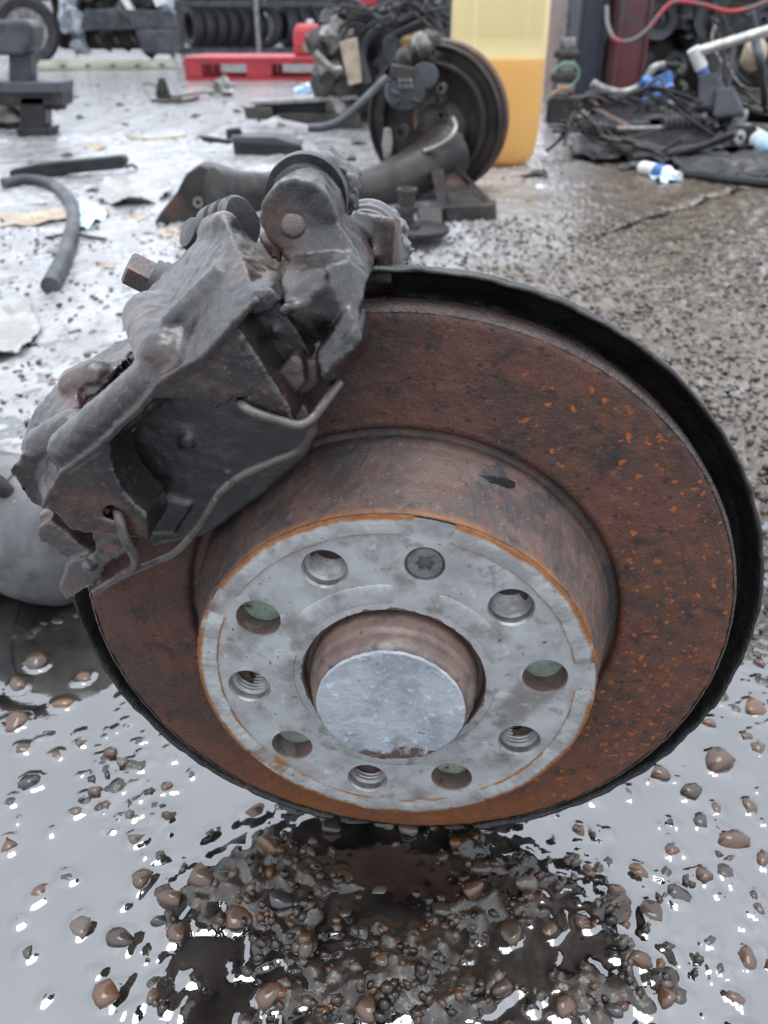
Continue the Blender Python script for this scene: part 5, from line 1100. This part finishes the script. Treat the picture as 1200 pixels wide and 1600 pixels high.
b0, b1 = G(1002, 262, .018), G(1062, 275, .018); dv = (b1 - b0) / np.linalg.norm(b1 - b0); LL = np.linalg.norm(b1 - b0)
MB().lathe([(0, 0), (.016, .002), (.018, .008), (.018, LL * .7), (.010, LL * .82), (.010, LL), (0, LL)], b0, dv, 20).build('body', m_white, bt); MB().ring([(.0182, LL * .42), (.0188, LL * .42), (.0188, LL * .66), (.0182, LL * .66)], b0, dv, 20).build('label', m_blue, bt)
o = crumple('clear_film', [(1010, 280), (1030, 272), (1060, 278), (1070, 288), (1030, 292)], .003, .015, m_blueclear, seed=51, n=14); tag(o, 'crumpled clear film just below the white bottle', 'film')
b2 = thing('blue_bottle', (*G(1180, 226)[:2], 0), 'pale blue bottle lying at the right edge among the scrap', 'bottle')
b0, b1 = G(1160, 206, .03), G(1215, 236, .03); dv = (b1 - b0) / np.linalg.norm(b1 - b0); LL = np.linalg.norm(b1 - b0)
MB().lathe([(0, 0), (.026, .002), (.03, .01), (.03, LL * .8), (.012, LL * .92), (.012, LL), (0, LL)], b0, dv, 20).build('body', m_blueclear, b2); MB().ring([(.0302, LL * .3), (.0308, LL * .3), (.0308, LL * .6), (.0302, LL * .6)], b0, dv, 20).build('label', m_white, b2)
for i, (x, y, s_, m, nm) in enumerate(((838, 280, 26, m_dark, 'dark torn scrap at the foot of the yellow container'), (844, 295, 12, m_white, 'small white crumb below the yellow container'), (884, 176, 14, m_white, 'small white cap left of the steering rack'), (865, 188, 22, m_blueclear, 'pale blue scrap right of the yellow container'), (986, 268, 26, m_black, 'black rubber lump left of the white bottle'), (908, 182, 18, m_card, 'tan stub poking out beside the white cap'), (940, 186, 30, m_black, 'black lump behind the small ribbed boot'))):
    k = s_ / pxm(G(x, y)[1], 0); o = lump('scrap_lump', G(x, y) + np.array([0, 0, k * .2]), (k * 1.4, k, k * .7), m, None, 90 + i, .45, 2); tag(o, nm, 'scrap')
# far dark shed closing the yard
o = thing('boundary_fence', (0, 22, 0), 'low dark panel fence closing the far end of the yard', 'fence')
for i in range(30): MB().box((-18 + i * 1.22, 22, .55), (1.2, .06 + .04 * (i % 2), 1.1)).build('panel', m_shed if i % 5 else m_grey, o, False)

# ---- tangle on the right: wiring looms, more parts
def loom(name, pts, nW, spread, m, lab, r=.0045):
    t = thing(name, (*np.array(pts[0])[:2], 0), lab, 'wiring'); g = np.random.default_rng(len(lab))
    for i in range(nW):
        P = [np.array(p) + g.normal(size=3) * spread * (.3 + abs(j / (len(pts) - 1) - .4)) for j, p in enumerate(pts)]
        P = [np.array([p[0], p[1], max(p[2], r + .001)]) for p in P]; MB().tube(spline(P, 6), r * g.uniform(.7, 1.3), 6).build('wire', m[i % len(m)], t)
    return t
loom('wiring_loom', [S(900, 170, 2.7), S(935, 150, 2.7), S(985, 160, 2.7), S(1030, 150, 2.65), S(1075, 172, 2.65)], 9, .035, [m_black, m_dark, m_grey], 'tangled black wiring loom lying below the two columns')
loom('wiring_loom', [S(1120, 20, 3.6), S(1135, 60, 3.5), S(1128, 110, 3.4), S(1150, 150, 3.2), S(1195, 165, 3.1)], 10, .06, [m_black, m_dark, m_alu, m_black], 'wiring loom hanging down behind the bright rod')
loom('wiring_loom', [S(870, 205, 2.3), S(900, 196, 2.35), S(940, 214, 2.35), S(985, 225, 2.3), S(1050, 235, 2.3)], 8, .03, [m_black, m_dark], 'thin black wires in front of the steering rack boot')
loom('wiring_loom', [S(520, 20, Ye - .15), S(560, 15, Ye - .15), S(600, 30, Ye - .18), S(640, 10, Ye - .16), S(690, 30, Ye - .15)], 9, .05, [m_black, m_grey, m_dark], 'loose cables draped over the engine behind the far axle end')
gx = np.random.default_rng(5)
names2 = ['behind the blue bag', 'under the bright rod bracket', 'left of the blue bag', 'beside the large ribbed boot', 'right of the large ribbed boot', 'below the grey bent pipe', 'near the pale blue bottle', 'beneath the grey link rod', 'at the left foot of the red column', 'right of the corroded fitting stack']
for i, (x, y) in enumerate(((1060, 150), (1110, 185), (985, 158), (1030, 180), (1125, 178), (960, 162), (1150, 226), (1195, 175), (950, 128), (918, 150))):
    p = G(x, y + 8); k = 34 / pxm(p[1], .05)
    t = thing('car_part', (p[0], p[1], 0), 'greasy black car part ' + names2[i], 'car part')
    MB().hull([p + np.array([gx.uniform(-1, 1) * k * .8, gx.uniform(-.5, .5) * k, gx.uniform(0, 1.1) * k]) for _ in range(14)] + [p + np.array([a * k * .5, 0, .002]) for a in (-1, 1)]).build('housing', [m_black, m_dark, m_grey][i % 3], t, False, bevel=.004)
    MB().ring([(k * .12, -.01), (k * .3, -.012), (k * .32, .01), (k * .12, .012)], p + np.array([gx.uniform(-.3, .3) * k, -k * .45, k * .55]), (gx.uniform(-.4, .4), -1, .3), 18).build('flange', m_alu if i % 3 == 0 else m_dark, t)
    MB().tube(spline([p + np.array([-k * .6, 0, k * .5]), p + np.array([-k, -k * .3, k * .7]), p + np.array([-k * 1.4, -k * .2, k * .15])], 5), k * .08, 8).build('stub_pipe', m_dark, t)

# ---- crumbs of dirt and glass trodden over the pale slab
dv_, df_, do_ = [], [], 0
for i in range(900):
    y = .55 + 5.2 * gx.random() ** 1.6; x = gx.uniform(-.55, .22) * (y + .5); r = gx.uniform(.0015, .006) * (.6 + .35 * y)
    P = ICO0v * (1 + gx.uniform(-.3, .3, (12, 1))) * np.array([r, r * gx.uniform(.4, 1), r * gx.uniform(.15, .5)]); a = gx.uniform(0, 3.1); ca, sa = math.cos(a), math.sin(a)
    dv_.append(P @ np.array([[ca, sa, 0], [-sa, ca, 0], [0, 0, 1]]) + np.array([x, y, ground_h(x, y) + r * .12])); df_.append(ICO0f + do_); do_ += 12
o = link_mesh('debris', np.vstack(dv_), np.vstack(df_), m_dark, smooth=False); o['kind'] = 'stuff'; o['label'] = 'dark crumbs of dirt strewn over the pale wet slab'; o['category'] = 'debris'
for i, (x, y, w, h, m, nm) in enumerate(((150, 232, 22, 4, m_card, 'flat tan scrap above the black trim strip'), (330, 268, 26, 5, m_sheet, 'pale flat scrap behind the bush bracket'), (60, 318, 30, 6, m_sheet, 'dirty white scrap above the flattened cardboard'), (210, 345, 26, 6, m_card, 'brown torn card right of the pale blue film'), (420, 190, 22, 3, m_sheet, 'pale flake before the black channel section'), (170, 420, 22, 6, m_card, 'tan flake on the ground left of the caliper bolt'), (150, 300, 18, 4, m_dark, 'dark flat scrap left of the torn white bag'))):
    o = crumple('flat_scrap', [(x - w, y + h * .3), (x - w * .5, y - h), (x + w * .4, y - h * .8), (x + w, y + h * .2), (x + w * .2, y + h)], .003, .006, m, seed=70 + i, n=16); tag(o, nm, 'scrap')
